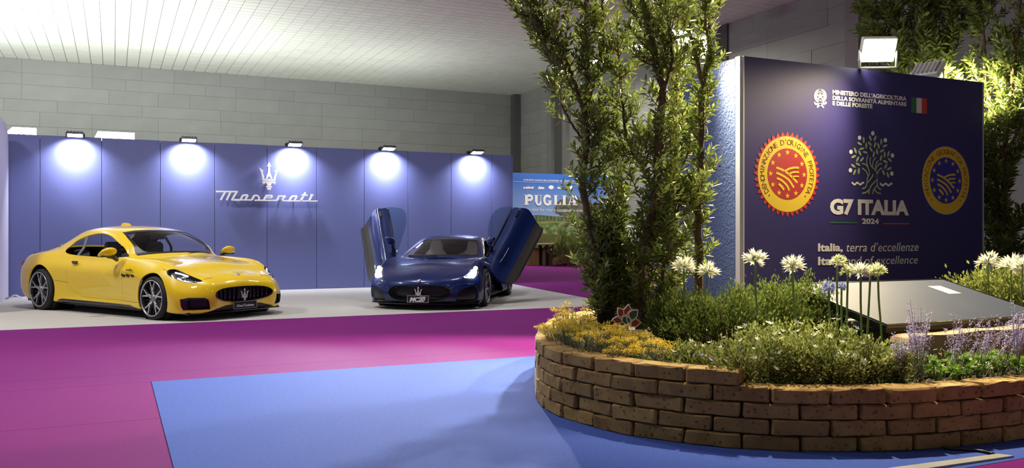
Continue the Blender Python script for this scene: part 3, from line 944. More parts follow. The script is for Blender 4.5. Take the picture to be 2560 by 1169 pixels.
def leaves_mesh(name, pos, dirs, lens_, wid, tones, fold=.25, rng=RNG):
    """leaf = folded diamond with a midrib, 4 triangles"""
    n = len(pos)
    d = dirs / np.linalg.norm(dirs, axis=1, keepdims=True)
    up = np.tile([0, 0, 1.], (n, 1)) + rng.normal(0, .55, (n, 3))
    s = np.cross(d, up); s /= np.maximum(np.linalg.norm(s, axis=1, keepdims=True), 1e-6)
    nn = np.cross(s, d)
    L = lens_[:, None]; W = wid[:, None]
    p0 = pos
    pm = pos + d * L * .5 - nn * W * fold
    pl = pos + d * L * .48 + s * W * .5
    pr = pos + d * L * .48 - s * W * .5
    pt = pos + d * L - nn * L * .08
    V = np.stack([p0, pl, pt, pr, pm], 1).reshape(-1, 3)
    b = np.arange(n) * 5
    F = np.stack([b, b + 4, b + 1, b + 1, b + 4, b + 2, b + 4, b + 3, b + 2, b, b + 3, b + 4], 1).reshape(-1, 3)
    me = bpy.data.meshes.new(name)
    me.vertices.add(len(V)); me.vertices.foreach_set('co', V.ravel())
    me.loops.add(F.size); me.loops.foreach_set('vertex_index', F.ravel())
    me.polygons.add(len(F)); me.polygons.foreach_set('loop_start', np.arange(0, F.size, 3)); me.polygons.foreach_set('loop_total', np.full(len(F), 3))
    at = me.attributes.new('tone', 'FLOAT', 'POINT')
    at.data.foreach_set('value', np.repeat(tones, 5))
    me.update(calc_edges=True)
    return me

def rnd_unit(n, rng=RNG):
    v = rng.normal(size=(n, 3)); return v / np.linalg.norm(v, axis=1, keepdims=True)

def tree(label, stems, dens=42, twig=(.13, .36), leaf=(.054, .094), z0=.55, group=None, bare=None, cat='tree', base=None, lw=.34, hide_top=3.75):
    """stems: list of ([(px, py, depth)...], base radius, tip radius, leaf start fraction, twig factor)"""
    b0 = Vector(base)
    t = thing('garden_tree', label, cat, b0, 0, group)
    LP, LD = [], []
    tw = MB()
    for (pts, r0, r1, fr, tf) in stems:
        P = [Vector(p) for p in pts]
        Q = [Vector(q) for q in spline([tuple(p) for p in P], 7)]
        n = len(Q)
        rr = [r0 + (r1 - r0) * i / (n - 1) for i in range(n)]
        Q = [q + Vector((random.uniform(-1, 1), random.uniform(-1, 1), 0)) * .006 for q in Q]
        MB().tube([q - b0 for q in Q], rr, 8).build('trunk', M['bark'], t)
        seg = [(Q[i + 1] - Q[i]).length for i in range(n - 1)]
        tot = sum(seg)
        cnt = int(tot * dens * tf)
        for k in range(cnt):
            u = fr + (1 - fr) * random.random()
            dist = u * tot; i = 0
            while i < n - 2 and dist > seg[i]: dist -= seg[i]; i += 1
            p = Q[i].lerp(Q[i + 1], dist / max(seg[i], 1e-6))
            if p.z > hide_top: continue
            ax = (Q[i + 1] - Q[i]).normalized()
            az = random.uniform(0, 2 * PI)
            side = Vector((math.cos(az), math.sin(az), 0))
            L = random.uniform(*twig) * (tf ** .5)
            up = random.uniform(.3, 1.2)
            d = (side + ax * up).normalized()
            q1 = p + d * L * .5
            d2 = (d + Vector((0, 0, .7)) + Vector((random.uniform(-.3, .3), random.uniform(-.3, .3), 0))).normalized()
            q2 = q1 + d2 * L * .5
            tw.tube([p - b0, q1 - b0, q2 - b0], [.005, .0035, .0018], 4, cap=False)
            m = int(L * 80)
            for g in range(m):
                v = (g + 1.0) / m
                v = v ** .75
                pos = p.lerp(q1, v * 2) if v < .5 else q1.lerp(q2, v * 2 - 1)
                dd = d if v < .5 else d2
                an = g * 2.4 + az
                o1 = dd.orthogonal().normalized(); o2 = dd.cross(o1)
                out = o1 * math.cos(an) + o2 * math.sin(an)
                LP.append(pos - b0); LD.append(dd * random.uniform(.2, .9) + out * random.uniform(.6, 1.1) + Vector((0, 0, .25)))
    tw.build('twigs', M['twig'], t, fix=False)
    tag(t.children[-1], kind='stuff')
    LP = np.array(LP); LD = np.array(LD); n = len(LP)
    ln = RNG.uniform(leaf[0], leaf[1], n)
    me = leaves_mesh('foliage', LP, LD, ln, ln * RNG.uniform(lw * .85, lw * 1.15, n), RNG.beta(1.6, 1.8, n))
    o = mesh_obj('foliage', me, M['leaf_tree'], t); tag(o, kind='stuff')
    # small brown fruit clusters
    mb = MB()
    for k in range(14):
        i = random.randrange(n)
        for g in range(5):
            c = Vector(LP[i]) + Vector((random.uniform(-.025, .025), random.uniform(-.025, .025), -.02 * g * .5 - .01))
            bm = bmesh.new(); bmesh.ops.create_icosphere(bm, subdivisions=1, radius=.008)
            mb.bm(bm, Matrix.Translation(c))
    o = mb.build('fruit_cluster', mat('fruit_brown', (.20, .10, .025), .7), t, fix=False); tag(o, kind='stuff')
    return t, n
def st(pts, d, zb=None):
    out = [tuple(at_d(x, y, d)) for x, y in pts]
    return out
nleaf = 0
G_T = 'tall multi-stemmed trees in the planter'
A = st([(1512, 848), (1508, 770), (1503, 694), (1488, 611), (1466, 524), (1455, 449), (1468, 359), (1462, 287), (1470, 200), (1465, 100), (1468, 0), (1470, -90)], 6.9)
A2 = st([(1462, 287), (1436, 205), (1420, 165), (1390, 105), (1344, 45), (1305, -25), (1285, -80)], 6.85)
A3 = st([(1466, 270), (1492, 180), (1506, 104), (1506, 0), (1504, -80)], 7.0)
A4 = st([(1466, 359), (1430, 310), (1405, 260), (1390, 200), (1375, 150)], 7.0)
_, n = tree('tall multi-stemmed tree at the left of the planter, its stem leaning over the yellow flowers', [(A, .038, .016, .04, .85), (A2, .018, .008, .12, 1.35), (A3, .016, .008, .2, .5), (A4, .012, .005, .25, .7)], base=(A[0][0], A[0][1], .30), group=G_T); nleaf += n
B = st([(1600, 858), (1600, 650), (1635, 520), (1646, 413), (1646, 323), (1657, 230), (1639, 154), (1621, 47), (1603, -20), (1598, -90)], 6.7)
B2 = st([(1640, 480), (1592, 400), (1565, 330), (1555, 240), (1548, 150), (1543, 95)], 7.0)
B3 = st([(1657, 230), (1680, 150), (1672, 60), (1660, -40)], 6.6)
_, n = tree('tall tree with a crooked dark trunk in the middle of the planter group', [(B, .042, .018, .08, 1.05), (B2, .016, .006, .15, .95), (B3, .014, .007, .1, .8)], base=(B[0][0], B[0][1], .30), group=G_T); nleaf += n
Cc = st([(1742, 835), (1748, 663), (1745, 540), (1752, 417), (1757, 215), (1775, 126), (1761, 0), (1757, -80)], 7.35)
C2 = st([(1757, 215), (1735, 120), (1715, 50), (1698, -30)], 7.3)
_, n = tree('tall straight tree beside the blue side wall at the right of the group', [(Cc, .040, .018, .15, .85), (C2, .018, .008, .15, 1.0)], base=(Cc[0][0], Cc[0][1], .30), group=G_T, twig=(.10, .26)); nleaf += n
D = st([(1682, 822), (1685, 600), (1688, 450), (1689, 323), (1692, 200), (1702, 150)], 7.75)
D2 = st([(1688, 450), (1720, 380), (1725, 300), (1735, 260)], 7.7)
_, n = tree('lower brightly lit tree behind the group, near the side floodlight', [(D, .026, .008, .1, 1.0), (D2, .012, .005, .2, .6)], base=(D[0][0], D[0][1], .30), group=G_T); nleaf += n
E_ = st([(1555, 835), (1558, 600), (1550, 450), (1525, 330), (1515, 270)], 7.3)
E2 = st([(1540, 830), (1525, 700), (1512, 600), (1505, 540)], 7.0)
E3 = st([(1540, 830), (1512, 770), (1495, 720), (1490, 660), (1497, 610)], 6.75)
E4 = st([(1545, 830), (1545, 740), (1530, 650), (1535, 560), (1520, 480)], 6.9)
_, n = tree('bushy lower tree between the two left trunks', [(E_, .022, .007, .05, 1.1), (E2, .014, .006, .05, 1.3), (E3, .012, .005, .05, 1.3), (E4, .012, .005, .05, 1.3)], base=(E_[0][0], E_[0][1], .30), group=G_T, twig=(.10, .26)); nleaf += n
H_ = st([(1640, 842), (1650, 740), (1665, 640), (1690, 540), (1710, 470)], 6.9)
H2 = st([(1640, 842), (1600, 760), (1570, 680), (1560, 600)], 6.8)
_, n = tree('leafy young tree low in front of the crooked trunk', [(H_, .02, .007, .05, 1.25), (H2, .016, .006, .05, 1.1)], base=(H_[0][0], H_[0][1], .30), group=G_T, twig=(.14, .34)); nleaf += n
G_B = 'trees behind the navy wall'
F1 = st([(2503, 757), (2508, 620), (2508, 520), (2512, 380), (2525, 250), (2540, 120), (2550, 0), (2553, -60)], 11.3)
F2 = st([(2512, 380), (2545, 330), (2565, 260), (2590, 150)], 11.2)
_, n = tree('slender tree right of the navy wall at the right edge', [(F1, .04, .02, .12, 1.1), (F2, .02, .01, .1, .9)], base=(F1[0][0], F1[0][1], .30), group=G_B, leaf=(.085, .14), twig=(.22, .5), dens=21, hide_top=4.9); nleaf += n
G1 = st([(2483, 750), (2490, 600), (2490, 450), (2482, 320), (2468, 200), (2460, 120), (2455, 40), (2440, -60)], 11.7)
_, n = tree('slender tree rising just behind the right edge of the navy wall', [(G1, .04, .02, .1, 1.0)], base=(G1[0][0], G1[0][1], .30), group=G_B, leaf=(.085, .14), twig=(.22, .5), dens=21, hide_top=4.9); nleaf += n
for k, (pts, d, lab) in enumerate([([(2300, 600), (2297, 300), (2285, 180), (2290, 60), (2300, -60)], 12.3, 'leafy tree above the navy wall right of the bright floodlight'),
                                 ([(2240, 600), (2238, 300), (2230, 180), (2200, 60), (2178, -20), (2170, -60)], 12.6, 'leafy tree above the navy wall nearest to the bright floodlight'),
                                 ([(2368, 600), (2366, 300), (2362, 180), (2372, 60), (2380, -60)], 12.2, 'leafy tree above the right half of the navy wall')]):
    S = st([(pts[0][0], 584.5 + .92 * CAM_F / d)] + pts, d)
    _, n = tree(lab, [(S, .04, .018, .38, 1.25)], base=(S[0][0], S[0][1], .30), group=G_B, leaf=(.085, .14), twig=(.25, .55), dens=22, hide_top=5.2); nleaf += n

def bush(name, label, loc, rad, n, leaf, m, group=None, cat='shrub', lw=.46, up=.6, low=.15):
    t = thing(name, label, cat, loc, 0, group)
    mb = MB()
    tips = []
    for k in range(max(8, n // 60)):
        a = random.uniform(0, 2 * PI); e = random.random() ** .6
        tip = Vector((rad[0] * e * math.cos(a), rad[1] * e * math.sin(a), rad[2] * math.sqrt(max(0, 1 - .75 * e * e)) * random.uniform(.75, 1.05)))
        mid = tip * .5 + Vector((0, 0, .12 * rad[2]))
        mb.tube([(tip.x * .1, tip.y * .1, 0), mid, tip], [.006, .004, .002], 4, cap=False)
        tips.append((mid, tip))
    mb.build('branches', M['twig'], t, fix=False); tag(t.children[-1], kind='stuff')
    P, D_ = [], []
    for k in range(n):
        mid, tip = random.choice(tips)
        v = random.random() ** .6
        p = mid.lerp(tip, v) if random.random() > low else Vector((tip.x * .8, tip.y * .8, 0)).lerp(mid, random.uniform(.1, 1))
        j = .10 * max(rad[0], .1)
        p = p + Vector((random.gauss(0, j), random.gauss(0, j), random.gauss(0, j * .8)))
        if p.z < .01: p.z = .02
        d = (p - Vector((0, 0, rad[2] * .2))).normalized() + Vector((random.uniform(-.8, .8), random.uniform(-.8, .8), up))
        P.append(p); D_.append(d)
    ln = RNG.uniform(leaf[0], leaf[1], n)
    me = leaves_mesh('foliage', np.array(P), np.array(D_), ln, ln * lw, RNG.beta(1.5, 1.8, n))
    o = mesh_obj('foliage', me, m, t); tag(o, kind='stuff')
    return t, tips
G_S = 'dark green shrubs in the planter'
for px, py, d, r, lab in [(1745, 830, 6.2, (.30, .30, .52), 'dark green shrub in front of the tall trees'),
                          (1815, 828, 6.1, (.36, .36, .56), 'dark green shrub below the left corner of the navy wall'),
                          (1925, 832, 6.2, (.42, .38, .60), 'dark green shrub between the two leftmost white flower heads'),
                          (2015, 815, 6.3, (.30, .30, .60), 'dark green shrub beside the left edge of the tilted screen'),
                          (1680, 845, 6.5, (.26, .26, .48), 'dark green shrub right of the petal emblem')]:
    p = at_d(px, py, d); bush('shrub', lab, (p.x, p.y, .30), r, 3800, (.020, .038), M['leaf_bush'], G_S)
for px, d, r, lab in [(2480, 8.6, (.55, .5, .60), 'green shrub right of the tilted screen'), (2570, 8.2, (.5, .5, .62), 'green shrub cut by the right edge of the frame')]:
    p = at_d(px, 700, d); bush('shrub', lab, (p.x, p.y, .30), r, 2600, (.035, .06), M['leaf_low'], 'green shrubs by the screen')

# low flowering plants along the front of the bed
G_L = 'low flowering plants behind the front bricks'
ordn = ['first', 'second', 'third', 'fourth', 'fifth', 'sixth', 'seventh', 'eighth', 'ninth', 'tenth', 'eleventh', 'twelfth']
def floret(n, r, m, name, cup=.5):
    mb_p, mb_d = [], []
    for k in range(n):
        a = 2 * PI * k / n
        mb_p.append((0, 0, 0)); mb_d.append((math.cos(a), math.sin(a), cup))
    me = leaves_mesh(name, np.array(mb_p, float), np.array(mb_d, float), np.full(n, r), np.full(n, r * .5), RNG.uniform(0, 1, n))
    me.materials.append(m)
    return me
blossom_w = floret(5, .020, M['fl_white'], 'blossom', .5)
blossom_b = floret(5, .018, M['fl_blue'], 'blossom', .4)
spots = [(1700, 905, 5.25, .26, .22), (1770, 910, 5.15, .24, .24), (1850, 925, 4.95, .27, .30), (1935, 935, 5.0, .27, .33), (2010, 935, 4.95, .27, .32), (2085, 935, 4.95, .26, .30), (2160, 935, 5.0, .26, .28), (2235, 930, 5.05, .22, .24),
         (1890, 880, 5.4, .26, .34), (1980, 880, 5.35, .27, .38), (2075, 885, 5.3, .26, .36)]
for k, (px, py, d, r, hh) in enumerate(spots):
    p = at_d(px, py, d + (.17 if k < 8 else .14))
    row = 'front row' if k < 8 else 'back row'
    lab = 'low white-flowered plant with small green leaves, %s from the left in the %s' % (ordn[k if k < 8 else k - 8], row)
    t, tips = bush('flowering_plant', lab, (p.x, p.y, .30), (r, r * .8, hh), 2000, (.016, .032), M['leaf_low'], G_L, 'flower', .55, .5, .42)
    for g in range(16):
        mid, tip = random.choice(tips)
        o = bpy.data.objects.new('blossom', blossom_w if random.random() < .72 else blossom_b)
        o.location = tip + Vector((random.uniform(-.03, .03), random.uniform(-.03, .03), random.uniform(0, .03)))
        o.rotation_euler = (random.uniform(-.8, .8), random.uniform(-.8, .8), random.uniform(0, 6))
        o.scale = [random.uniform(.8, 1.3)] * 3
        o.parent = t; col.objects.link(o)

# agapanthus
def agapanthus(px, py, d, label, kind='white', r=.085, base_px=None):
    head = at_d(px, py, d)
    b = Vector((head.x, head.y, .30))
    if base_px is not None:
        q = at_d(base_px, py, d); b = Vector((q.x, q.y, .30))
    t = thing('agapanthus', label, 'flower', b, 0, 'agapanthus flowers on tall stems')
    hd = head - b
    MB().tube(spline([(0, 0, 0), (hd.x * .3 + .01, hd.y * .3, hd.z * .4), (hd.x * .8, hd.y * .8, hd.z * .75), tuple(hd)], 4), [.0068] * 13, 6).build('stem', M['stem'], t)
    m = M['fl_white'] if kind == 'white' else (M['fl_cream'] if kind == 'cream' else M['fl_blue'])
    n = 17
    rs_ = random.Random(int(px)); dirs_ = []
    for k in range(n):
        ph = math.acos(1 - 1.25 * (k + .5) / n) + rs_.uniform(-.25, .25); th = k * 2.39996 + rs_.uniform(-.4, .4)
        dirs_.append(Vector((math.sin(ph) * math.cos(th), math.sin(ph) * math.sin(th), math.cos(ph))))
    for dr in dirs_:
        tip = hd + dr * r * random.uniform(.45, 1.0)
        o = bpy.data.objects.new('floret', agap[kind])
        o.location = tip
        o.rotation_euler = dr.to_track_quat('Z', 'Y').to_euler()
        o.scale = [random.uniform(.85, 1.2) * r / .085] * 3
        o.parent = t; col.objects.link(o)
    mb = MB()
    for dr in dirs_:
        mb.tube([hd, hd + dr * r], .002, 3, cap=False)
    mb.build('flower_stalks', M['stem'], t, fix=False)
    # strap leaves at the foot
    P = np.zeros((7, 3)); D_ = np.array([[math.cos(a), math.sin(a), 1.3] for a in np.linspace(0, 6, 7)])
    me = leaves_mesh('strap_leaves', P, D_, np.full(7, .24), np.full(7, .022), RNG.uniform(.2, .7, 7)); mesh_obj('strap_leaves', me, M['leaf_bush'], t)
def floret3(m):
    n = 6; P, D_ = [], []
    for k in range(n):
        a = 2 * PI * k / n
        P.append((0, 0, -.03)); D_.append((.42 * math.cos(a), .42 * math.sin(a), 1.0))
    me = leaves_mesh('floret', np.array(P, float), np.array(D_, float), np.full(n, .066), np.full(n, .017), RNG.uniform(0, 1, n)); me.materials.append(m)
    return me
agap = {'white': floret3(M['fl_white']), 'cream': floret3(M['fl_cream']), 'blue': floret3(M['fl_blue'])}
for px, py, d, lab, kind, r, bp in [
    (1888, 652, 5.7, 'white agapanthus left of the slogan, farthest left on the navy wall', 'white', .072, 1893),
    (1982, 665, 5.7, 'white agapanthus below and left of the slogan word Italia', 'white', .078, 1990),
    (2093, 656, 5.5, 'pale green budding agapanthus in front of the word Italy', 'cream', .048, 2090),
    (2120, 680, 5.45, 'short budding agapanthus just right of the blue one', 'cream', .048, 2110),
    (2152, 680, 5.4, 'fully open white agapanthus in the middle of the close cluster', 'white', .066, 2150),
    (2176, 684, 5.45, 'budding agapanthus with a leaning stem in the close cluster', 'cream', .050, 2160),
    (2195, 678, 5.5, 'rightmost agapanthus of the close cluster before the screen', 'cream', .052, 2203),
    (2470, 655, 8.3, 'white agapanthus right of the navy wall corner', 'white', .095, 2470),
    (2528, 668, 8.0, 'white agapanthus near the right edge, left of a second one', 'white', .105, 2525),
    (2556, 665, 7.8, 'white agapanthus cut by the right edge of the frame', 'white', .095, 2550),
    (1710, 668, 6.3, 'white agapanthus among the tree foliage left of the navy wall', 'white', .085, 1712),
    (1768, 680, 6.4, 'white agapanthus beside the straight trunk below the side wall', 'white', .08, 1770),
    (2072, 722, 5.5, 'blue agapanthus by the left corner of the tilted screen', 'blue', .05, 2078),
    (2104, 718, 5.6, 'small blue agapanthus head beside the larger blue one', 'blue', .035, 2100)]:
    agapanthus(px, py, d, lab, kind, r, bp)

# yellow everlasting flowers at the left end
umb = None
def umbel_mesh():
    P, D_ = [], []
    for k in range(46):
        a = k * 2.39996; r = .030 * math.sqrt(k / 46)
        P.append((r * math.cos(a) * random.uniform(.7, 1.1), r * math.sin(a) * random.uniform(.7, 1.1), random.uniform(-.012, .010) - r * r * 8)); D_.append((math.cos(a) * .8, math.sin(a) * .8, random.uniform(-.2, 1.2)))
    me = leaves_mesh('flower_head', np.array(P), np.array(D_, float), np.full(46, .009), np.full(46, .007), RNG.uniform(0, 1, 46)); me.materials.append(M['fl_yellow'])
    return me
ums = [umbel_mesh() for k in range(3)]
yl = [(1395, 795, 6.95), (1425, 757, 7.05), (1408, 806, 6.35), (1455, 785, 6.75), (1440, 800, 6.05), (1490, 803, 6.1), (1480, 812, 5.75), (1530, 806, 5.85), (1575, 818, 5.95), (1602, 830, 5.65), (1545, 835, 5.55), (1632, 848, 5.5)]
yl = [(px, 860, d, CAM_H - (yt - 584.5) / CAM_F * d - .30) for px, yt, d in yl]
for k, (px, py, d, hh) in enumerate(yl):
    p = at_d(px, py, d)
    t = thing('everlasting_plant', 'grey-green plant with flat yellow flower heads, %s from the left in the yellow patch' % ordn[k], 'flower', (p.x, p.y, .30), 0, 'yellow everlasting plants')
    mb = MB(); P, D_ = [], []
    for g in range(30):
        a = random.uniform(0, 2 * PI); e = random.random() ** .5 * .17
        tip = Vector((e * math.cos(a), e * math.sin(a), hh * random.uniform(.80, 1.04) - e * .25))
        mb.tube([(tip.x * .35, tip.y * .35, 0), (tip.x * .8, tip.y * .8, tip.z * .6), tip], [.0028, .0022, .0016], 3, cap=False)
        o = bpy.data.objects.new('flower_head', random.choice(ums)); o.location = tip; o.rotation_euler = (random.uniform(-.3, .3), random.uniform(-.3, .3), random.uniform(0, 6))
        o.scale = [random.uniform(.8, 1.35)] * 3
        if g < 24: o.parent = t; col.objects.link(o)
        for q in range(40):
            v = random.uniform(.05, .9)
            P.append((tip.x * (.35 + .6 * v), tip.y * (.35 + .6 * v), tip.z * v)); D_.append((random.uniform(-1, 1), random.uniform(-1, 1), 1.2))
    mb.build('stems', M['leaf_grey'], t, fix=False); tag(t.children[-1], kind='stuff')
    n = len(P); ln = RNG.uniform(.02, .045, n)
    o = mesh_obj('foliage', leaves_mesh('foliage', np.array(P), np.array(D_), ln, ln * .12, RNG.uniform(0, 1, n)), M['leaf_grey'], t); tag(o, kind='stuff')

# violet russian sage before the burlap plinth
rs = [(2255, 930, 4.95, .34, .10, 0), (2300, 925, 4.98, .50, .11, .0), (2290, 900, 5.1, .46, .1, .05), (2385, 915, 5.1, .42, .10, .12), (2440, 915, 5.1, .40, .12, .28), (2500, 905, 5.15, .46, .12, .22), (2540, 905, 5.15, .52, .10, .05)]
for k, (px, py, d, hh, sp, lean) in enumerate(rs):
    p = at_d(px, py, d + .16)
    t = thing('russian_sage', 'wispy violet-flowered sage with pale stems, %s from the left before the plinth' % ordn[k], 'flower', (p.x, p.y, .30), 0, 'violet sage plants')
    mb = MB(); P, D_ = [], []
    for g in range(11):
        a = random.uniform(0, 2 * PI); e = random.uniform(.2, 1) * sp
        tip = Vector((e * math.cos(a) * 1.2 + lean * random.uniform(.5, 1), e * math.sin(a) * .8, hh * random.uniform(.6, 1.05)))
        mid = Vector((tip.x * .45, tip.y * .45, tip.z * .55))
        mb.tube([(0, 0, 0), mid, tip], [.0026, .002, .001], 3, cap=False)
        for q in range(70):
            v = random.uniform(.35, 1)
            c = mid.lerp(tip, (v - .35) / .65) if v > .35 else mid
            P.append((c.x + random.gauss(0, .008), c.y + random.gauss(0, .008), c.z)); D_.append(tuple(rnd_unit(1)[0] + np.array([0, 0, .4])))
    mb.build('stems', M['leaf_grey'], t, fix=False); tag(t.children[-1], kind='stuff')
    n = len(P); ln = RNG.uniform(.007, .014, n)
    o = mesh_obj('blossoms', leaves_mesh('blossoms', np.array(P), np.array(D_), ln, ln * .6, RNG.uniform(0, 1, n)), M['fl_violet'], t); tag(o, kind='stuff')
    P = [(random.gauss(0, .05), random.gauss(0, .05), random.uniform(.0, .2)) for q in range(90)]; D_ = rnd_unit(90) + np.array([0, 0, .8])
    o = mesh_obj('foliage', leaves_mesh('foliage', np.array(P), D_, RNG.uniform(.02, .04, 90), np.full(90, .007), RNG.uniform(0, 1, 90)), M['leaf_grey'], t); tag(o, kind='stuff')

# low rosettes at the right front
for k, (px, d) in enumerate([(2350, 4.85), (2385, 4.9), (2420, 4.95), (2455, 5.0), (2490, 5.05), (2525, 5.05), (2560, 5.1), (2340, 5.05), (2400, 5.12), (2470, 5.2), (2535, 5.25)]):
    p = at_d(px, 900, d + .30)
    t = thing('green_rosette_plant', 'low bright green rosette plant, %s counted rightward along the right front bricks' % ordn[k], 'plant', (p.x, p.y, .30), 0, 'green rosette plants')
    P, D_ = [], []
    for g in range(9):
        c = Vector((random.gauss(0, .05), random.gauss(0, .05), random.uniform(.07, .15)))
        for q in range(22):
            a = q * 2.39996; e = q / 22
            P.append(tuple(c)); D_.append((math.cos(a) * (.35 + e), math.sin(a) * (.35 + e), 1.1 - .9 * e))
    n = len(P); ln = RNG.uniform(.025, .045, n)
    o = mesh_obj('foliage', leaves_mesh('foliage', np.array(P), np.array(D_), ln, ln * .36, RNG.uniform(0, 1, n)), M['leaf_succ'], t); tag(o, kind='stuff')
    mb = MB()
    for g in range(6): mb.tube([(0, 0, 0), (random.gauss(0, .04), random.gauss(0, .04), .1)], .004, 4)
    mb.build('stems', M['stem'], t, fix=False)

# black nursery pot at the foot of the left tree
pt = at_d(1515, 800, 6.75)
po = thing('nursery_pot', 'black plastic nursery pot half hidden behind the yellow flowers', 'pot', (pt.x, pt.y, .30))
MB().lathe([(.001, .0), (.055, .0), (.075, .31), (.082, .315), (.082, .335), (.07, .335), (.067, .30), (.001, .30)], 20).build('pot_shell', M['black'], po)
MB().disc(.066, .302, 20).build('pot_soil', M['soil'], po, fix=False)

# petal emblem sign
e0 = at_d(1562, 800, 6.3)
es = thing('petal_emblem_sign', 'small cut-out sign of red and grey petals outlined in white', 'sign', (e0.x, e0.y, .30), -CAM_A)
k_ = 6.3 / CAM_F / 6.49
def ex(pts): return [((x - 1440) * k_, CAM_H + (584.5 - 740 - y / 6.49) / CAM_F * 6.3 - .30) for x, y in pts]
M['e_red'] = mat('emblem_red', (.42, .035, .022), .5); M['e_grey'] = mat('emblem_grey', (.06, .085, .09), .5)
efn = lambda a, b, d: (a, -d, b)
pet = [('red_petal', M['e_red'], [(1325, 185), (1405, 210), (1420, 260), (1410, 310), (1345, 345), (1320, 270)]),
       ('red_petal', M['e_red'], [(1500, 130), (1540, 210), (1495, 250), (1470, 295), (1415, 305), (1415, 220)]),
       ('grey_petal', M['e_grey'], [(1645, 220), (1640, 310), (1600, 365), (1545, 385), (1500, 320), (1500, 265), (1560, 225)]),
       ('red_petal', M['e_red'], [(1615, 358), (1695, 420), (1625, 490), (1540, 490), (1525, 460), (1550, 400)]),
       ('red_petal', M['e_red'], [(1235, 375), (1310, 325), (1370, 360), (1400, 420), (1300, 440)]),
       ('grey_petal', M['e_grey'], [(1475, 320), (1525, 365), (1530, 410), (1505, 455), (1480, 405), (1465, 360)]),
       ('grey_petal', M['e_grey'], [(1400, 330), (1460, 315), (1470, 400), (1500, 460), (1440, 450), (1390, 400)])]
for nm, m, pts in pet:
    q = ex(pts)
    MB().prism(q, 0, .012, efn).build(nm, m, es)
    MB().ribbon(q + [q[0]], .007, -.001, .016, efn, closed=False).build('white_outline', M['white'], es)
MB().prism(ex([(1440, 470), (1500, 470), (1500, 560), (1440, 560)]), .0, .01, efn).build('neck', M['white'], es)
MB().prism(ex([(1010, 560), (1740, 540), (1740, 760), (1010, 760)]), .0, .012, efn).build('name_board', M['white'], es)
MB().box(-.20, -.18, -.012, 0, -.03, .2).box(.18, .20, -.012, 0, -.03, .2).build('stake', M['white'], es)

# tilted display and its plinth
ds = thing('tilted_display', 'large black screen lying tilted towards the viewer in the planter', 'screen', (4.61, 4.08, .30))
tl = Matrix.Translation((0, 0, .32)) @ Matrix.Rotation(math.atan2(.225, .905), 4, 'X')
M['screen'] = mat('screen_glass', (.026, .031, .050), .55, spec=.015, noise=(3, (.034, .040, .060), .4))
MB().cbox(0, 1.66, 0, .934, -.055, -.003, .004, tl).build('case', M['gloss_black'], ds)
MB().box(.012, 1.648, .012, .922, -.003, .0, tl).build('screen_glass', M['screen'], ds)
fr = MB()
for b in ((0, 1.66, 0, .012), (0, 1.66, .922, .934), (0, .012, .012, .922), (1.648, 1.66, .012, .922)): fr.box(b[0], b[1], b[2], b[3], -.003, .004, tl)
fr.build('bezel', M['gloss_black'], ds)
MB().box(.12, 1.54, .1, .8, 0, .27).build('stand_box', M['black'], ds)
MB().box(1.28, 1.42, .56, .76, .0005, .001, tl).build('label_sticker', mat('sticker_grey', (.16, .16, .15), .6), ds)
M['burlap'] = mat('burlap', (.27, .18, .095), .95, noise=(6, (.35, .24, .13), .35), bump=(300, .7, .006))
bp_ = thing('burlap_plinth', 'tan burlap-covered plinth under the front edge of the screen', 'plinth', (4.575, 3.90, .30))
mb = MB()
nx = 24
top = [(.0 + 1.95 * i / nx, .262 + .005 * math.sin(i * .9) + .018 * (i / nx)) for i in range(nx + 1)]
prof = [(0, 0), (0, .22)] + [(.03, .255)] + top[1:] + [(1.95, 0)]
mb.prism(prof, 0, .14, lambda a, b, d: (a, d, b))
mb.build('burlap_cover', M['burlap'], bp_)
for k in range(7):
    x = .1 + k * .27
    MB().tube(spline([(x, -.004, .03), (x + .02, -.008, .14), (x + random.uniform(-.03, .03), -.004, .25)], 4), .008, 5).build('cloth_fold', M['burlap'], bp_)

# trim strip and cable on the floor, bottom right
st_ = MB().prism([(3.55, 3.215), (4.42, 3.165), (4.46, 3.10), (3.60, 3.13)], .002, .012, lambda a, b, d: (a, b, d)).build('floor_trim_strip', mat('brushed_alu', (.42, .42, .40), .55, metal=.2, noise=(8, (.30, .30, .29), .3)))
tag(st_, 'scratched aluminium carpet edging strip on the floor, bottom right', 'floor trim')
cb2 = MB().tube(spline([at_z(2358, 1119, .01), at_z(2400, 1122, .01), at_z(2450, 1126, .01), at_z(2484, 1134, .01)], 5), .009, 6).build('floor_cable', M['black'])
tag(cb2, 'black cable on the carpet between the bricks and the metal strip', 'cable')
print('leaves', nleaf)
# ================================================================== FAR BOOTH WITH PRINTED LANDSCAPE
PY = 32.0
def pp_(x, y):
    p = at_y(x, y, PY); return (p.x, p.z)
def print_mat(name, c1, c2, scale, c3=None):
    m, nt, b = nmat(name)
    tc = nt.nodes.new('ShaderNodeTexCoord')
    nz = nt.nodes.new('ShaderNodeTexNoise'); nz.inputs['Scale'].default_value = scale; nz.inputs['Detail'].default_value = 6
    rp = nt.nodes.new('ShaderNodeValToRGB')
    rp.color_ramp.elements[0].position = .36; rp.color_ramp.elements[0].color = (*c1, 1)
    rp.color_ramp.elements[1].position = .64; rp.color_ramp.elements[1].color = (*c2, 1)
    if c3:
        e = rp.color_ramp.elements.new(.52); e.color = (*c3, 1)
    nt.links.new(tc.outputs['Object'], nz.inputs['Vector']); nt.links.new(nz.outputs['Fac'], rp.inputs['Fac']); nt.links.new(rp.outputs[0], b.inputs['Base Color'])
    b.inputs['Roughness'].default_value = .55
    return m
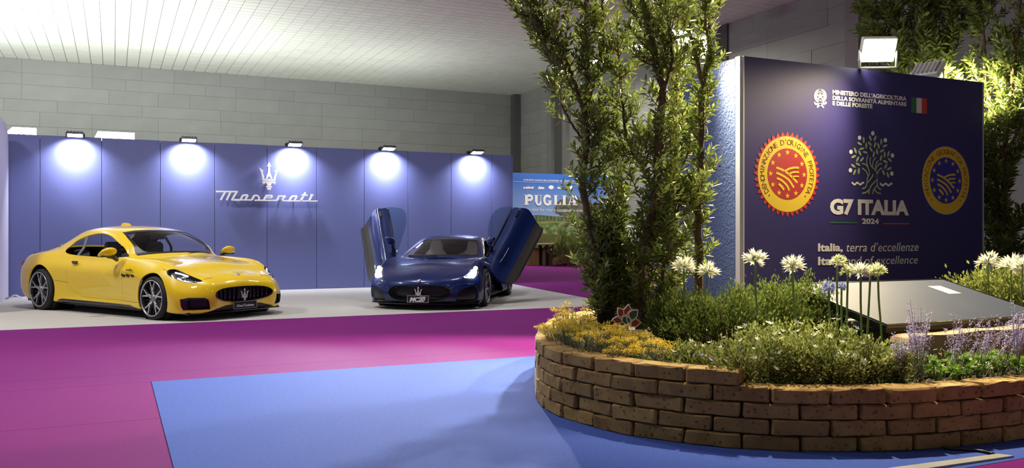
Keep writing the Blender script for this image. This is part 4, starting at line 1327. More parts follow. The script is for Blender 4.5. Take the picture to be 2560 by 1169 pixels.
def band_mat(name, z0, c0, z1, c1):
    """printed colour running from c0 at height z0 to c1 at z1"""
    m, nt, b = nmat(name)
    tc = nt.nodes.new('ShaderNodeTexCoord'); sp = nt.nodes.new('ShaderNodeSeparateXYZ'); mr = nt.nodes.new('ShaderNodeMapRange'); rp = nt.nodes.new('ShaderNodeValToRGB')
    mr.inputs['From Min'].default_value = z0; mr.inputs['From Max'].default_value = z1
    rp.color_ramp.elements[0].color = (*c0, 1); rp.color_ramp.elements[1].color = (*c1, 1)
    nt.links.new(tc.outputs['Object'], sp.inputs[0]); nt.links.new(sp.outputs['Z'], mr.inputs['Value']); nt.links.new(mr.outputs[0], rp.inputs['Fac']); nt.links.new(rp.outputs[0], b.inputs['Base Color'])
    b.inputs['Roughness'].default_value = .55
    return m
pg = thing('landscape_backdrop', 'printed backdrop reading PUGLIA with sky, fields and a tree', 'backdrop', (0, 0, 0))
x0, x1 = 14.0, 20.2
zt, zh = 3.74, pp_(1400, 541)[1]
MB().box(x0, x1, PY, PY + .08, 0, zt).build('print_sky', band_mat('printed_sky', zh, (.26, .40, .68), zt - .3, (.025, .12, .46)), pg)
pf = lambda a, b, d: (a, PY - .002 - d, b)
_lay = [0]
def strip(name, pts, m, d=None):
    _lay[0] += 1
    MB().prism([pp_(*p) for p in pts], 0, .001 * _lay[0], pf).build(name, m, pg)
strip('print_tree_line', [(1270, 549), (1310, 540), (1345, 537), (1400, 541), (1470, 538), (1545, 541), (1545, 556), (1270, 556)], print_mat('printed_hedge', (.05, .09, .03), (.14, .20, .06), 6))
strip('print_far_field', [(1270, 553), (1545, 553), (1545, 566), (1270, 564)], print_mat('printed_far_field', (.22, .26, .08), (.36, .38, .16), 5))
strip('print_field', [(1270, 562), (1400, 556), (1545, 560), (1545, 612), (1270, 612)], print_mat('printed_field', (.06, .12, .03), (.34, .42, .16), 5, (.15, .24, .07)))
strip('print_soil', [(1290, 585), (1345, 580), (1400, 590), (1360, 600), (1290, 602)], print_mat('printed_soil', (.22, .09, .05), (.34, .15, .08), 6))
strip('print_lower_field', [(1270, 598), (1330, 590), (1430, 594), (1545, 590), (1545, 670), (1270, 670)], print_mat('printed_leaves', (.05, .11, .03), (.20, .28, .09), 9))
rr = random.Random(5)
blob = [(1432 + 52 * math.cos(t) * rr.uniform(.82, 1.05), 520 + 26 * math.sin(t) * rr.uniform(.8, 1.1)) for t in np.linspace(0, 2 * PI, 64)[:-1]]
strip('print_tree_crown', blob, print_mat('printed_tree', (.06, .075, .05), (.16, .17, .12), 5))
blob = [(1478 + 40 * math.cos(t) * rr.uniform(.85, 1.1), 528 + 20 * math.sin(t) * rr.uniform(.85, 1.15)) for t in np.linspace(0, 2 * PI, 48)[:-1]]
strip('print_tree_crown', blob, print_mat('printed_tree_b', (.07, .085, .06), (.17, .18, .13), 5))
strip('print_tree_trunk', [(1418, 536), (1425, 536), (1421, 566), (1413, 566)], mat('printed_trunk', (.09, .07, .05), .7))
mb = MB()
for k in range(14):
    xx = 1300 + k * 9
    mb.prism([pp_(xx, 540), pp_(xx + .8, 540), pp_(xx + .8, 552), pp_(xx, 552)], 0, .012, pf)
mb.build('print_fence_posts', mat('printed_post', (.42, .42, .33), .7), pg)
def ptext(body, l, r, t, b, **kw):
    a = pp_(l, t); c = pp_(l, b); e = pp_(r, t)
    return text_fit('lettering', body, a[0], e[0], c[1], a[1], PY - .013, M['print_white'], pg, thick=.002, **kw)
ptext('COMUNIT\u00c0 RURALE DELL\u2019ECONOMIA SOSTENIBILE PUGLIESE', 1308, 1452, 446, 451.5, bold=.015, space=1.25)
ptext('ranean diet for more sustainable cons', 1296, 1460, 519, 527.5)
mb = MB()
a, e = pp_(1283, 454), pp_(1540, 454)
n = 110
for k in range(n):
    xx = a[0] + (e[0] - a[0]) * k / n
    mb.box(xx, xx + .022, PY - .012, PY - .002, a[1], a[1] + .016)
mb.build('dotted_rule', M['print_white'], pg)
# heavy serif title, drawn letter by letter in pixel-high units
def title(pts_list, closed=False):
    mb = MB()
    for i, (kind, pts) in enumerate(pts_list):
        if kind == 'p': mb.prism([pp_(*q) for q in pts], 0, .013 + .0012 * i, pf)
        else: mb.ribbon(spline([pp_(*q) for q in pts], 6), kind, 0, .013 + .0012 * i, pf)
    mb.build('title_letter', M['print_white'], pg)
bx = lambda a, b, c, d: ('p', [(a, b), (c, b), (c, d), (a, d)])
title([bx(1312, 487, 1319.5, 512), bx(1309.5, 487, 1322, 488.5), bx(1309.5, 510, 1322, 512), (.10, [(1319, 488.5), (1327, 489.5), (1329.5, 494), (1327, 499), (1319, 500)])])
title([bx(1337, 487.5, 1343.5, 505), bx(1334, 487.5, 1346, 489), bx(1350.5, 488, 1352, 506), bx(1348, 488, 1355, 489.2), (.085, [(1340.5, 503), (1342, 509), (1346.5, 511.3), (1350, 509.5), (1351.5, 504)])])
title([(.105, [(1375.5, 493.5), (1371, 489.8), (1365, 490), (1361, 495), (1361, 503), (1364.5, 509.5), (1370, 511), (1375, 508.5)]), bx(1371, 501, 1378, 511.5), bx(1368, 501, 1380, 502.3)])
title([bx(1385.5, 488, 1392, 512), bx(1383, 488, 1394.5, 489.3), bx(1383, 510.6, 1400, 512), ('p', [(1400, 505), (1401.5, 505), (1401.5, 512), (1397, 512)])])
title([bx(1407, 488.5, 1413.5, 512), bx(1404.5, 488.5, 1416, 489.8), bx(1404.5, 510.6, 1416, 512)])
title([('p', [(1428, 488.5), (1433, 488.5), (1441.5, 512), (1434, 512)]), ('p', [(1428, 488.5), (1430, 490), (1423, 512), (1421, 512)]), bx(1424, 503.5, 1436, 505), bx(1418.5, 510.8, 1426.5, 512.3), bx(1431, 510.8, 1444, 512.3)])
# five small white sponsor marks under the heading
def blot(x, y, w_, h_, kind):
    mb = MB(); r = random.Random(int(x))
    if kind == 't':
        for k in range(int(w_ / 2.6)):
            xx = x + k * 2.6; hh = h_ * r.uniform(.55, 1)
            mb.prism([pp_(xx, y + h_ - hh), pp_(xx + 2.0, y + h_ - hh), pp_(xx + 2.0, y + h_), pp_(xx, y + h_)], 0, .01, pf)
    else:
        mb.prism([pp_(x + w_ / 2 + w_ / 2 * math.cos(t), y + h_ / 2 + h_ / 2 * math.sin(t)) for t in np.linspace(0, 2 * PI, 14)[:-1]], 0, .01, pf)
    mb.build('sponsor_mark', M['print_white'], pg)
blot(1308, 465.5, 26, 6, 't'); blot(1345, 465, 17, 7.5, 't'); blot(1371, 463, 13, 10, 'o'); blot(1394, 466, 19, 6, 't'); blot(1424, 464, 8, 10, 'o')
for k in range(2): MB().box(x0 + .5 + k * 4.9, x0 + .56 + k * 4.9, PY + .08, PY + .5, 0, .05).build('foot', M['grey_metal'], pg)

# table with plank top and black legs
M['plank'] = mat('light_plank', (.50, .33, .15), .6, noise=(3, (.60, .42, .21), .3))
M['crate_green'] = mat('olive_green_felt', (.12, .15, .05), .8)
M['wood_box'] = mat('plywood_box', (.42, .26, .11), .7, noise=(2, (.52, .34, .16), .3))
TY = 29.7
def ty(x, y, Y=TY): p = at_y(x, y, Y); return p
a = ty(1340, 608); b = ty(1412, 606)
tb = thing('booth_table', 'long wooden table with black legs in front of the printed backdrop', 'table', (a.x, TY, 0))
zt_ = a.z
MB().cbox(0, 3.2, -.4, .4, zt_ - .06, zt_, .01).build('tabletop', M['plank'], tb)
for dx in (.33, 2.7):
    for dy in (-.3, .3): MB().box(dx - .05, dx + .05, dy - .05, dy + .05, 0, zt_ - .06).build('leg', M['black'], tb)
tray = thing('paper_stack', 'stack of white papers on the booth table', 'papers', (a.x + 1.15, TY, zt_))
MB().box(-.3, .3, -.15, .15, 0, .025).build('sheets', M['white'], tray); MB().box(-.22, .25, -.12, .14, .025, .04).build('top_sheets', M['white'], tray)
for k, (px, lab) in enumerate(((1298, 'plywood stool box nearest the raised car door'), (1351, 'plywood stool box behind the table leg'))):
    p = ty(px, 660, 30.2)
    t = thing('stool_box', lab, 'stool', (p.x, 30.2, 0), .12, 'plywood stool boxes')
    for s in (0, .38, .76): MB().box(s, s + .36, -.3, .3, 0, .62).build('side_board', M['wood_box'], t)
    MB().box(-.04, 1.16, -.34, .34, .62, .68).build('seat_cushion', M['crate_green'], t)
    MB().box(-.04, 1.16, .28, .36, .68, 1.2).build('backrest', M['crate_green'], t)
bg = ty(1378, 625, 28.5)
sg_ = thing('gift_bag', 'small dark bag with a tan label hanging under the booth table', 'bag', (bg.x, 28.55, 0))
MB().cbox(-.09, .09, -.05, .05, .55, .76, .01).build('bag_body', M['black'], sg_); MB().box(-.045, .045, -.054, -.051, .59, .68).build('label_patch', M['plank'], sg_)
MB().tube([(-.07, 0, .76), (-.05, 0, .80), (.05, 0, .80), (.07, 0, .76)], .008, 5).build('bag_handle', M['black'], sg_)
# log and plants at the booth
p = at_z(1385, 664, 0)
lg = thing('driftwood_log', 'brown driftwood log lying on the magenta carpet at the far booth', 'log', (p.x, p.y, 0))
MB().tube([(0, 0, .16), (.5, .02, .24), (1.2, .1, .22), (1.9, .12, .17), (2.3, .2, .12)], [.14, .22, .2, .16, .1], 12).build('log_body', mat('driftwood', (.26, .13, .06), .85, noise=(4, (.36, .2, .1), .3)), lg)
MB().tube([(.8, 0, .3), (1.0, -.15, .42), (1.1, -.2, .5)], [.07, .05, .03], 8).build('branch_stub', M['bark'], lg)
for k, (px, dd, r, lab) in enumerate([(1395, 33.0, (.7, .5, .95), 'bushy potted plant at the far booth beside the table'), (1425, 32.6, (.8, .6, 1.2), 'taller leafy plant at the far booth behind the log'),
                                     (1460, 32.4, (.8, .6, 1.25), 'leafy plant at the far booth right of the log'), (1500, 32.2, (.8, .6, 1.2), 'leafy plant at the far booth behind the tall trees')]):
    q = at_d(px, 650, dd)
    bush('booth_plant', lab, (q.x, q.y, 0), r, 900, (.10, .26), M['leaf_low'], 'plants at the far booth', 'plant', .25, .9)
# neighbouring blue booth wall behind the trees
nb = thing('neighbour_booth', 'plain dark blue booth wall seen between the tree stems', 'partition', (19.9 + .5, 30.5, 0))
for k in range(3): MB().box(k * 1.0, k * 1.0 + .99, 0, .06, .002, 3.6).build('panel', mat('booth_navy', (.03, .06, .22), .6), nb)
light('booth_lamp', 'AREA', (17.0, 29.0, 6.5), 260, (1, .95, .86), (17, 32, 1.2), size=1.5)
# ================================================================== CARS: common tools
def crom(P0, P1, P2, P3, t):
    return .5 * (2 * P1 + (P2 - P0) * t + (2 * P0 - 5 * P1 + 4 * P2 - P3) * t * t + (3 * P1 - P0 - 3 * P2 + P3) * t ** 3)

def car_sheet(net, nc=5, nr=5, name='sheet'):
    """half body (y >= 0) through a net of points [column][row]; columns run nose to tail, rows sill to centre line"""
    N = np.array(net, float)
    flip = np.array([1, -1, 1.])
    def ext_cols(A):
        return np.concatenate([(A[1] * flip)[None], A, (A[-2] * flip)[None]], 0)
    A = ext_cols(N)
    C = []
    for i in range(1, len(A) - 2):
        for k in range(nc):
            C.append(crom(A[i - 1], A[i], A[i + 1], A[i + 2], k / nc))
    C.append(A[-2])
    C = np.array(C)                                   # columns x rows x 3
    B = np.concatenate([(2 * C[:, :1] - C[:, 1:2]), C, (C[:, -2:-1] * flip)], 1)
    R = []
    for j in range(1, B.shape[1] - 2):
        for k in range(nr):
            R.append(crom(B[:, j - 1], B[:, j], B[:, j + 1], B[:, j + 2], k / nr))
    R.append(B[:, -2])
    G = np.stack(R, 1)
    G[0, :, 1] = 0; G[-1, :, 1] = 0; G[:, -1, 1] = 0
    G[:, :, 1] = np.maximum(G[:, :, 1], 0)
    nC, nR = G.shape[:2]
    V = G.reshape(-1, 3)
    F = []
    for i in range(nC - 1):
        for j in range(nR - 1):
            F.append((i * nR + j, i * nR + j + 1, (i + 1) * nR + j + 1, (i + 1) * nR + j))
    me = bpy.data.meshes.new(name)
    me.from_pydata([tuple(v) for v in V], [], F)
    bm = bmesh.new(); bm.from_mesh(me)
    bmesh.ops.remove_doubles(bm, verts=bm.verts[:], dist=1e-5)
    bmesh.ops.recalc_face_normals(bm, faces=bm.faces[:])
    # outward: the face nearest to the widest point must look to +y
    f = max(bm.faces, key=lambda q: q.calc_center_median().y)
    if f.normal.y < 0: bmesh.ops.reverse_faces(bm, faces=bm.faces[:])
    bm.to_mesh(me); bm.free()
    return me

def cutter(poly, axis, d0, d1):
    """closed prism: axis 'y' takes (x, z) outlines, 'x' takes (y, z), 'z' takes (x, y)"""
    fn = {'y': lambda a, b, d: (a, d, b), 'x': lambda a, b, d: (d, a, b), 'z': lambda a, b, d: (a, b, d)}[axis]
    return as_cutter(MB().prism(poly, d0, d1, fn).mesh('cutter', True))
def as_cutter(me):
    me.materials.append(M['black']); me.materials.append(M['white'])
    me.polygons.foreach_set('material_index', [1] * len(me.polygons))
    return mesh_obj('cutter', me)
def cutter3(pts, n, d0, d1):
    n = Vector(n).normalized()
    P = [Vector(p) for p in pts]
    k = len(P)
    mb = MB().add([p + n * d0 for p in P] + [p + n * d1 for p in P], [tuple(range(k))[::-1], tuple(range(k, 2 * k))] + [(i, (i + 1) % k, k + (i + 1) % k, k + i) for i in range(k)])
    return as_cutter(mb.mesh('cutter', True))
def cutter_ring(outer, inner, axis, d0, d1):
    fn = {'y': lambda a, b, d: (a, d, b), 'x': lambda a, b, d: (d, a, b)}[axis]
    n = len(outer)
    vs_ = [fn(a, b, d) for d in (d0, d1) for a, b in list(outer) + list(inner)]
    fs = []
    for i in range(n):
        j = (i + 1) % n
        fs += [(i, j, n + j, n + i), (2 * n + i, 3 * n + i, 3 * n + j, 2 * n + j), (i, 2 * n + i, 2 * n + j, j), (n + i, n + j, 3 * n + j, 3 * n + i)]
    return as_cutter(MB().add(vs_, fs).mesh('cutter', True))
def grow(poly, e):
    n = len(poly)
    ar = sum(poly[i][0] * poly[(i + 1) % n][1] - poly[(i + 1) % n][0] * poly[i][1] for i in range(n))
    s = 1 if ar > 0 else -1
    out = []
    for i in range(n):
        a, b, c = Vector(poly[i - 1]), Vector(poly[i]), Vector(poly[(i + 1) % n])
        t1 = (b - a).normalized(); t2 = (c - b).normalized()
        n1 = Vector((t1.y, -t1.x)); n2 = Vector((t2.y, -t2.x))
        m = n1 + n2
        m = m.normalized() if m.length > 1e-6 else n1
        k = max(.5, m.dot(n1))
        q = b + m * (s * e / k)
        out.append((q.x, q.y))
    return out
def smooth_poly(poly, n=5):
    return [tuple(p) for p in spline(poly, n, closed=True)]

def carve(me, ops, solid=None, push=0.0, mats=None):
    """cut an open skin by closed cutters; faces that come from a cutter (material slot 1) are dropped"""
    if not me.materials:
        me.materials.append(M['black']); me.materials.append(M['white'])
    r = me
    for c, op in ops:
        o = bpy.data.objects.new('tmp', r)
        col.objects.link(o)
        m = o.modifiers.new('b', 'BOOLEAN'); m.operation = op; m.object = c; m.solver = 'EXACT'
        bpy.context.view_layer.update()
        r = bpy.data.meshes.new_from_object(o.evaluated_get(bpy.context.evaluated_depsgraph_get()))
        bpy.data.objects.remove(o)
        bm = bmesh.new(); bm.from_mesh(r)
        bad = [f for f in bm.faces if f.material_index == 1]
        if bad: bmesh.ops.delete(bm, geom=bad, context='FACES')
        bm.to_mesh(r); bm.free()
        r.update()
    if push:
        nr = [v.normal.copy() for v in r.vertices]
        for v, q in zip(r.vertices, nr): v.co += q * push
    if solid:
        o = bpy.data.objects.new('tmp', r)
        col.objects.link(o)
        m = o.modifiers.new('s', 'SOLIDIFY'); m.thickness = solid; m.offset = -1
        m.use_even_offset = False
        if mats and len(mats) > 1: m.material_offset = 1
        bpy.context.view_layer.update()
        r = bpy.data.meshes.new_from_object(o.evaluated_get(bpy.context.evaluated_depsgraph_get()))
        bpy.data.objects.remove(o)
    r.polygons.foreach_set('use_smooth', [True] * len(r.polygons))
    r.update()
    return r
def warp_tree(o, fn, skip=('wheel', 'wheel_well')):
    """reshape every part of a car with one smooth function (wheels keep their roundness)"""
    for ch in o.children:
        nm = ch.name.split('.')[0]
        if nm in skip: continue
        if ch.type == 'MESH':
            n = len(ch.data.vertices)
            co = np.empty(n * 3); ch.data.vertices.foreach_get('co', co); co = co.reshape(-1, 3)
            ch.data.vertices.foreach_set('co', fn(co).ravel()); ch.data.update()
        warp_tree(ch, fn, skip)
def sstep(t):
    t = np.clip(t, 0, 1); return t * t * (3 - 2 * t)
def mirrored(me):
    c = me.copy()
    bm = bmesh.new(); bm.from_mesh(c)
    for v in bm.verts: v.co.y = -v.co.y
    bmesh.ops.reverse_faces(bm, faces=bm.faces[:])
    bm.to_mesh(c); bm.free()
    return c
def both(me):
    bm = bmesh.new(); bm.from_mesh(me)
    m2 = mirrored(me); bm.from_mesh(m2)
    bmesh.ops.remove_doubles(bm, verts=[v for v in bm.verts if abs(v.co.y) < 2e-4], dist=4e-4)
    r = bpy.data.meshes.new('both'); bm.to_mesh(r); bm.free()
    for m in me.materials: r.materials.append(m)
    r.polygons.foreach_set('use_smooth', [True] * len(r.polygons))
    return r
def put(name, me, mats, parent, sharp=R_(35)):
    mats = mats if isinstance(mats, (list, tuple)) else [mats]
    idx = np.zeros(len(me.polygons), dtype=np.int32)
    me.polygons.foreach_get('material_index', idx)
    me.materials.clear()
    for m in mats: me.materials.append(m)
    me.polygons.foreach_set('material_index', idx if len(mats) > 1 else np.zeros_like(idx))
    try: me.set_sharp_from_angle(angle=sharp)
    except Exception: pass
    o = bpy.data.objects.new(name, me)
    col.objects.link(o); o.parent = parent
    return o
def drop(*cs):
    for c in cs:
        bpy.data.objects.remove(c)

def wheel(parent, x, y, rt, rr, wd, spokes=5, face=1):
    """wheel whose outer face looks to +y (face=1) or -y; tyre is the part, rim pieces are sub-parts"""
    m = Matrix.Translation((x, y, rt)) @ (Matrix.Rotation(-PI / 2, 4, 'X') if face > 0 else Matrix.Rotation(PI / 2, 4, 'X'))
    h = wd / 2
    ty = MB().lathe([(rr, -h + .01), (rr + .02, -h), (rt - .03, -h + .004), (rt - .006, -h + .02), (rt, -h + .045), (rt, h - .045), (rt - .006, h - .02), (rt - .03, h - .004), (rr + .02, h), (rr, h - .01)], 56, m)
    # tread grooves
    wh = ty.build('wheel', M['rubber'], parent)
    MB().lathe([(rr + .004, h - .004), (rr + .006, h + .002), (rr - .006, h + .003), (rr - .016, h - .012), (rr - .02, -h + .02), (rr - .03, -h + .02), (rr - .03, h - .03)], 48, m).build('rim_barrel', M['dark_metal'], wh)
    MB().lathe([(rr + .005, h + .001), (rr + .004, h + .005), (rr - .008, h + .005), (rr - .010, h - .004)], 48, m).build('rim_lip', M['silver'], wh)
    fn = lambda a, b, d: m @ Vector((a, b, d))
    for k in range(spokes):
        a0 = 2 * PI * k / spokes + PI / 2
        pol = lambda r, a: (r * math.cos(a0 + a), r * math.sin(a0 + a))
        mb = MB()
        fork = rr * .42
        mb.ribbon([pol(.03, 0), pol(fork, 0)], [.050, .036], h - .05, h - .022, fn)
        for s in (-1, 1):
            mb.ribbon([pol(fork * .92, 0), pol(rr * .70, s * R_(9.5)), pol(rr - .006, s * R_(13.5))], [.026, .018, .018], h - .045, h - .010, fn)
        mb.build('spoke', M['silver'], wh)
        mb = MB()
        mb.ribbon([pol(.05, PI / spokes), pol(rr - .01, PI / spokes - .12)], [.02, .014], h - .075, h - .05, fn)
        mb.ribbon([pol(.05, PI / spokes), pol(rr - .01, PI / spokes + .12)], [.02, .014], h - .075, h - .05, fn)
        mb.build('inner_spoke', M['dark_metal'], wh)
    MB().lathe([(.001, h - .008), (.026, h - .008), (.032, h - .016), (.055, h - .022), (.055, h - .06)], 24, m).build('hub_cap', M['grey_metal'], wh)
    MB().lathe([(.001, h - .10), (rr * .78, h - .10), (rr * .78, h - .125), (.001, h - .125)], 40, m).build('brake_disc', M['grey_metal'], wh)
    cp = MB()
    for k in range(8):
        a = R_(-30 + k * 8)
        cp.prism([(rr * .55 * math.cos(a), rr * .55 * math.sin(a)), (rr * .85 * math.cos(a), rr * .85 * math.sin(a)), (rr * .85 * math.cos(a + R_(8)), rr * .85 * math.sin(a + R_(8))), (rr * .55 * math.cos(a + R_(8)), rr * .55 * math.sin(a + R_(8)))], h - .14, h - .075, fn)
    cp.build('brake_caliper', M['dark_metal'], wh)
    return wh

def seat(parent, x, y, z, m, m2, hgt=.78, name='seat'):
    """bucket seat facing +x"""
    k = hgt / .80
    o = MB().prism([(.30, .02), (.31, .13), (.24, .17), (.0, .14), (-.20, .13), (-.26, .05), (-.24, .0), (.26, .0)], y - .24, y + .24, lambda a, b, d: (x + a, d, z + b)).build(name, m, parent)
    fr = smooth_poly([(-.23, .08), (-.255, .30), (-.25, .46), (-.19, .58), (-.125, .645), (-.115, .74), (-.07, .80), (.07, .80), (.115, .74), (.125, .645), (.19, .58), (.25, .46), (.255, .30), (.23, .08)], 3)
    def lean(d0):
        return lambda a, b, d: (x - .17 - b * .30 - d, y + a, z + b * k)
    MB().prism(fr, 0, .10, lean(0)).build('seat_back', m, o)
    for s in (-1, 1):
        MB().prism([(s * .15, .10), (s * .17, .42), (s * .235, .46), (s * .245, .12)], -.05, .02, lean(0)).build('seat_bolster', m, o)
        MB().cbox(x - .2, x + .28, min(y + s * .16, y + s * .25), max(y + s * .16, y + s * .25), z + .12, z + .20, .02).build('cushion_bolster', m, o)
    MB().prism(smooth_poly([(-.12, .40), (-.13, .46), (-.09, .52), (.09, .52), (.13, .46), (.12, .40)], 3), -.006, .01, lean(0)).build('lumbar_pad', m2, o)
    return o

def script_text(name, body, m, mat_, parent, width, bold=.0, shear=.3):
    me = text_mesh(body, 1, bold, shear, .02, .95)
    co = np.empty(len(me.vertices) * 3); me.vertices.foreach_get('co', co); co = co.reshape(-1, 3)
    mn, mx = co.min(0), co.max(0)
    s = width / (mx[0] - mn[0])
    co = (co - (mn + mx) / 2) * s
    co[:, 2] = np.clip(co[:, 2], -.002, .002)
    for v, c in zip(me.vertices, co): v.co = m @ Vector(c)
    return put(name, me, mat_, parent)

def trident_parts(name, m, mat_, parent, height):
    mb = MB(); k = height / 2.2
    for p in trident_outline():
        mb.prism([(a * k, b * k) for a, b in p], 0, .008, lambda a, b, d: m @ Vector((a, b - height / 2, d)))
    return mb.build(name, mat_, parent)

def face_m(o, fwd, up=(0, 0, 1)):
    """matrix whose local X runs to the reader's right, Y up, Z towards fwd"""
    z = Vector(fwd).normalized(); x = Vector(up).cross(z).normalized(); y = z.cross(x)
    return Matrix(((x.x, y.x, z.x, o[0]), (x.y, y.y, z.y, o[1]), (x.z, y.z, z.z, o[2]), (0, 0, 0, 1)))

M['yellow_paint'] = mat('yellow_car_paint', (.99, .69, .006), .35, coat=1.0, spec=.5)
M['badge_silver'] = mat('badge_silver', (.80, .80, .82), .3, metal=.25)
M['cabin'] = mat('cabin_dark', (.07, .07, .075), .7)
M['cabin2'] = mat('cabin_leather', (.17, .17, .18), .55)
M['car_glass'] = glass_mat('car_glass', (.78, .81, .83), ior=1.5)
M['dark_glass'] = glass_mat('dark_quarter_glass', (.50, .52, .56), ior=1.5)
M['lens_clear'] = glass_mat('headlight_lens', (.85, .87, .9), ior=1.45)
M['drl'] = emis('daytime_light', (.95, .97, 1), 1.0)
M['tail_red'] = mat('tail_lamp_red', (.5, .01, .01), .2, coat=.5)

# ================================================================== YELLOW COUPE
def yellow_net():
    def c(x, pts): return [(x, y, z) if len(q) == 2 else q for q in pts for (y, z) in [q if len(q) == 2 else (q[1], q[2])]]
    N = []
    N.append([(2.20, 0, .14), (2.30, 0, .17), (2.36, 0, .26), (2.385, 0, .38), (2.395, 0, .50), (2.39, 0, .58), (2.375, 0, .635), (2.35, 0, .67), (2.315, 0, .70), (2.27, 0, .725)])
    N.append([(2.19, .30, .14), (2.29, .30, .17), (2.345, .31, .26), (2.37, .32, .38), (2.37, .32, .50), (2.35, .31, .605), (2.315, .27, .665), (2.275, .21, .705), (2.235, .12, .735), (2.18, 0, .765)])
    N.append([(2.12, .60, .14), (2.20, .63, .17), (2.25, .64, .26), (2.265, .64, .38), (2.255, .635, .50), (2.215, .60, .635), (2.155, .50, .715), (2.10, .38, .75), (2.05, .20, .785), (2.01, 0, .80)])
    N.append([(1.93, .82, .14), (1.98, .87, .17), (2.0, .885, .28), (2.005, .89, .42), (1.98, .87, .56), (1.92, .775, .745), (1.89, .64, .785), (1.86, .46, .80), (1.84, .24, .83), (1.82, 0, .842)])
    N.append(c(1.72, [(.86, .14), (.92, .17), (.935, .30), (.94, .45), (.925, .63), (.80, .835), (.65, .838), (.46, .842), (.24, .865), (0, .876)]))
    N.append(c(1.46, [(.86, .14), (.93, .17), (.955, .30), (.965, .47), (.955, .69), (.80, .898), (.66, .875), (.48, .874), (.25, .897), (0, .907)]))
    N.append(c(1.10, [(.85, .14), (.915, .17), (.93, .30), (.935, .48), (.935, .71), (.805, .918), (.68, .908), (.50, .914), (.26, .937), (0, .947)]))
    N.append([(.66, .84, .15), (.66, .90, .18), (.66, .89, .30), (.66, .905, .48), (.66, .915, .73), (.66, .815, .925), (.67, .755, .942), (.69, .69, .955), (.83, .37, .98), (.90, 0, .99)])
    N.append([(.28, .84, .15), (.28, .895, .18), (.28, .865, .30), (.28, .895, .48), (.28, .912, .73), (.30, .815, .922), (.32, .755, 1.02), (.34, .665, 1.115), (.46, .36, 1.15), (.51, 0, 1.16)])
    N.append([(-.08, .84, .15), (-.08, .895, .18), (-.08, .86, .30), (-.08, .89, .48), (-.08, .912, .74), (-.08, .815, .922), (-.07, .75, 1.06), (-.05, .635, 1.24), (.04, .34, 1.295), (.08, 0, 1.307)])
    N.append(c(-.5, [(.84, .15), (.90, .18), (.87, .30), (.895, .48), (.915, .75), (.82, .928), (.745, 1.085), (.615, 1.288), (.33, 1.342), (0, 1.353)]))
    N.append(c(-.95, [(.84, .15), (.905, .18), (.91, .30), (.915, .50), (.93, .78), (.845, .955), (.745, 1.09), (.60, 1.265), (.32, 1.322), (0, 1.336)]))
    N.append(c(-1.3, [(.86, .15), (.935, .18), (.95, .30), (.955, .50), (.962, .78), (.885, .955), (.755, 1.055), (.575, 1.185), (.31, 1.24), (0, 1.255)]))
    N.append(c(-1.65, [(.86, .15), (.945, .18), (.97, .30), (.978, .52), (.970, .79), (.895, .96), (.755, 1.02), (.56, 1.08), (.30, 1.125), (0, 1.14)]))
    N.append(c(-2.0, [(.85, .16), (.925, .20), (.95, .32), (.96, .52), (.948, .76), (.865, .94), (.73, .992), (.54, 1.015), (.28, 1.035), (0, 1.045)]))
    N.append([(-2.28, .76, .20), (-2.33, .83, .25), (-2.37, .865, .36), (-2.38, .88, .52), (-2.37, .865, .73), (-2.34, .785, .915), (-2.32, .66, .965), (-2.31, .50, .982), (-2.30, .27, .992), (-2.29, 0, .998)])
    N.append([(-2.40, .53, .22), (-2.45, .56, .27), (-2.49, .585, .38), (-2.52, .60, .54), (-2.53, .595, .74), (-2.50, .56, .905), (-2.46, .47, .965), (-2.44, .37, .982), (-2.42, .20, .99), (-2.41, 0, .994)])
    N.append([(-2.42, 0, .22), (-2.47, 0, .27), (-2.51, 0, .38), (-2.55, 0, .54), (-2.56, 0, .74), (-2.54, 0, .88), (-2.52, 0, .94), (-2.505, 0, .965), (-2.49, 0, .977), (-2.47, 0, .984)])
    return N

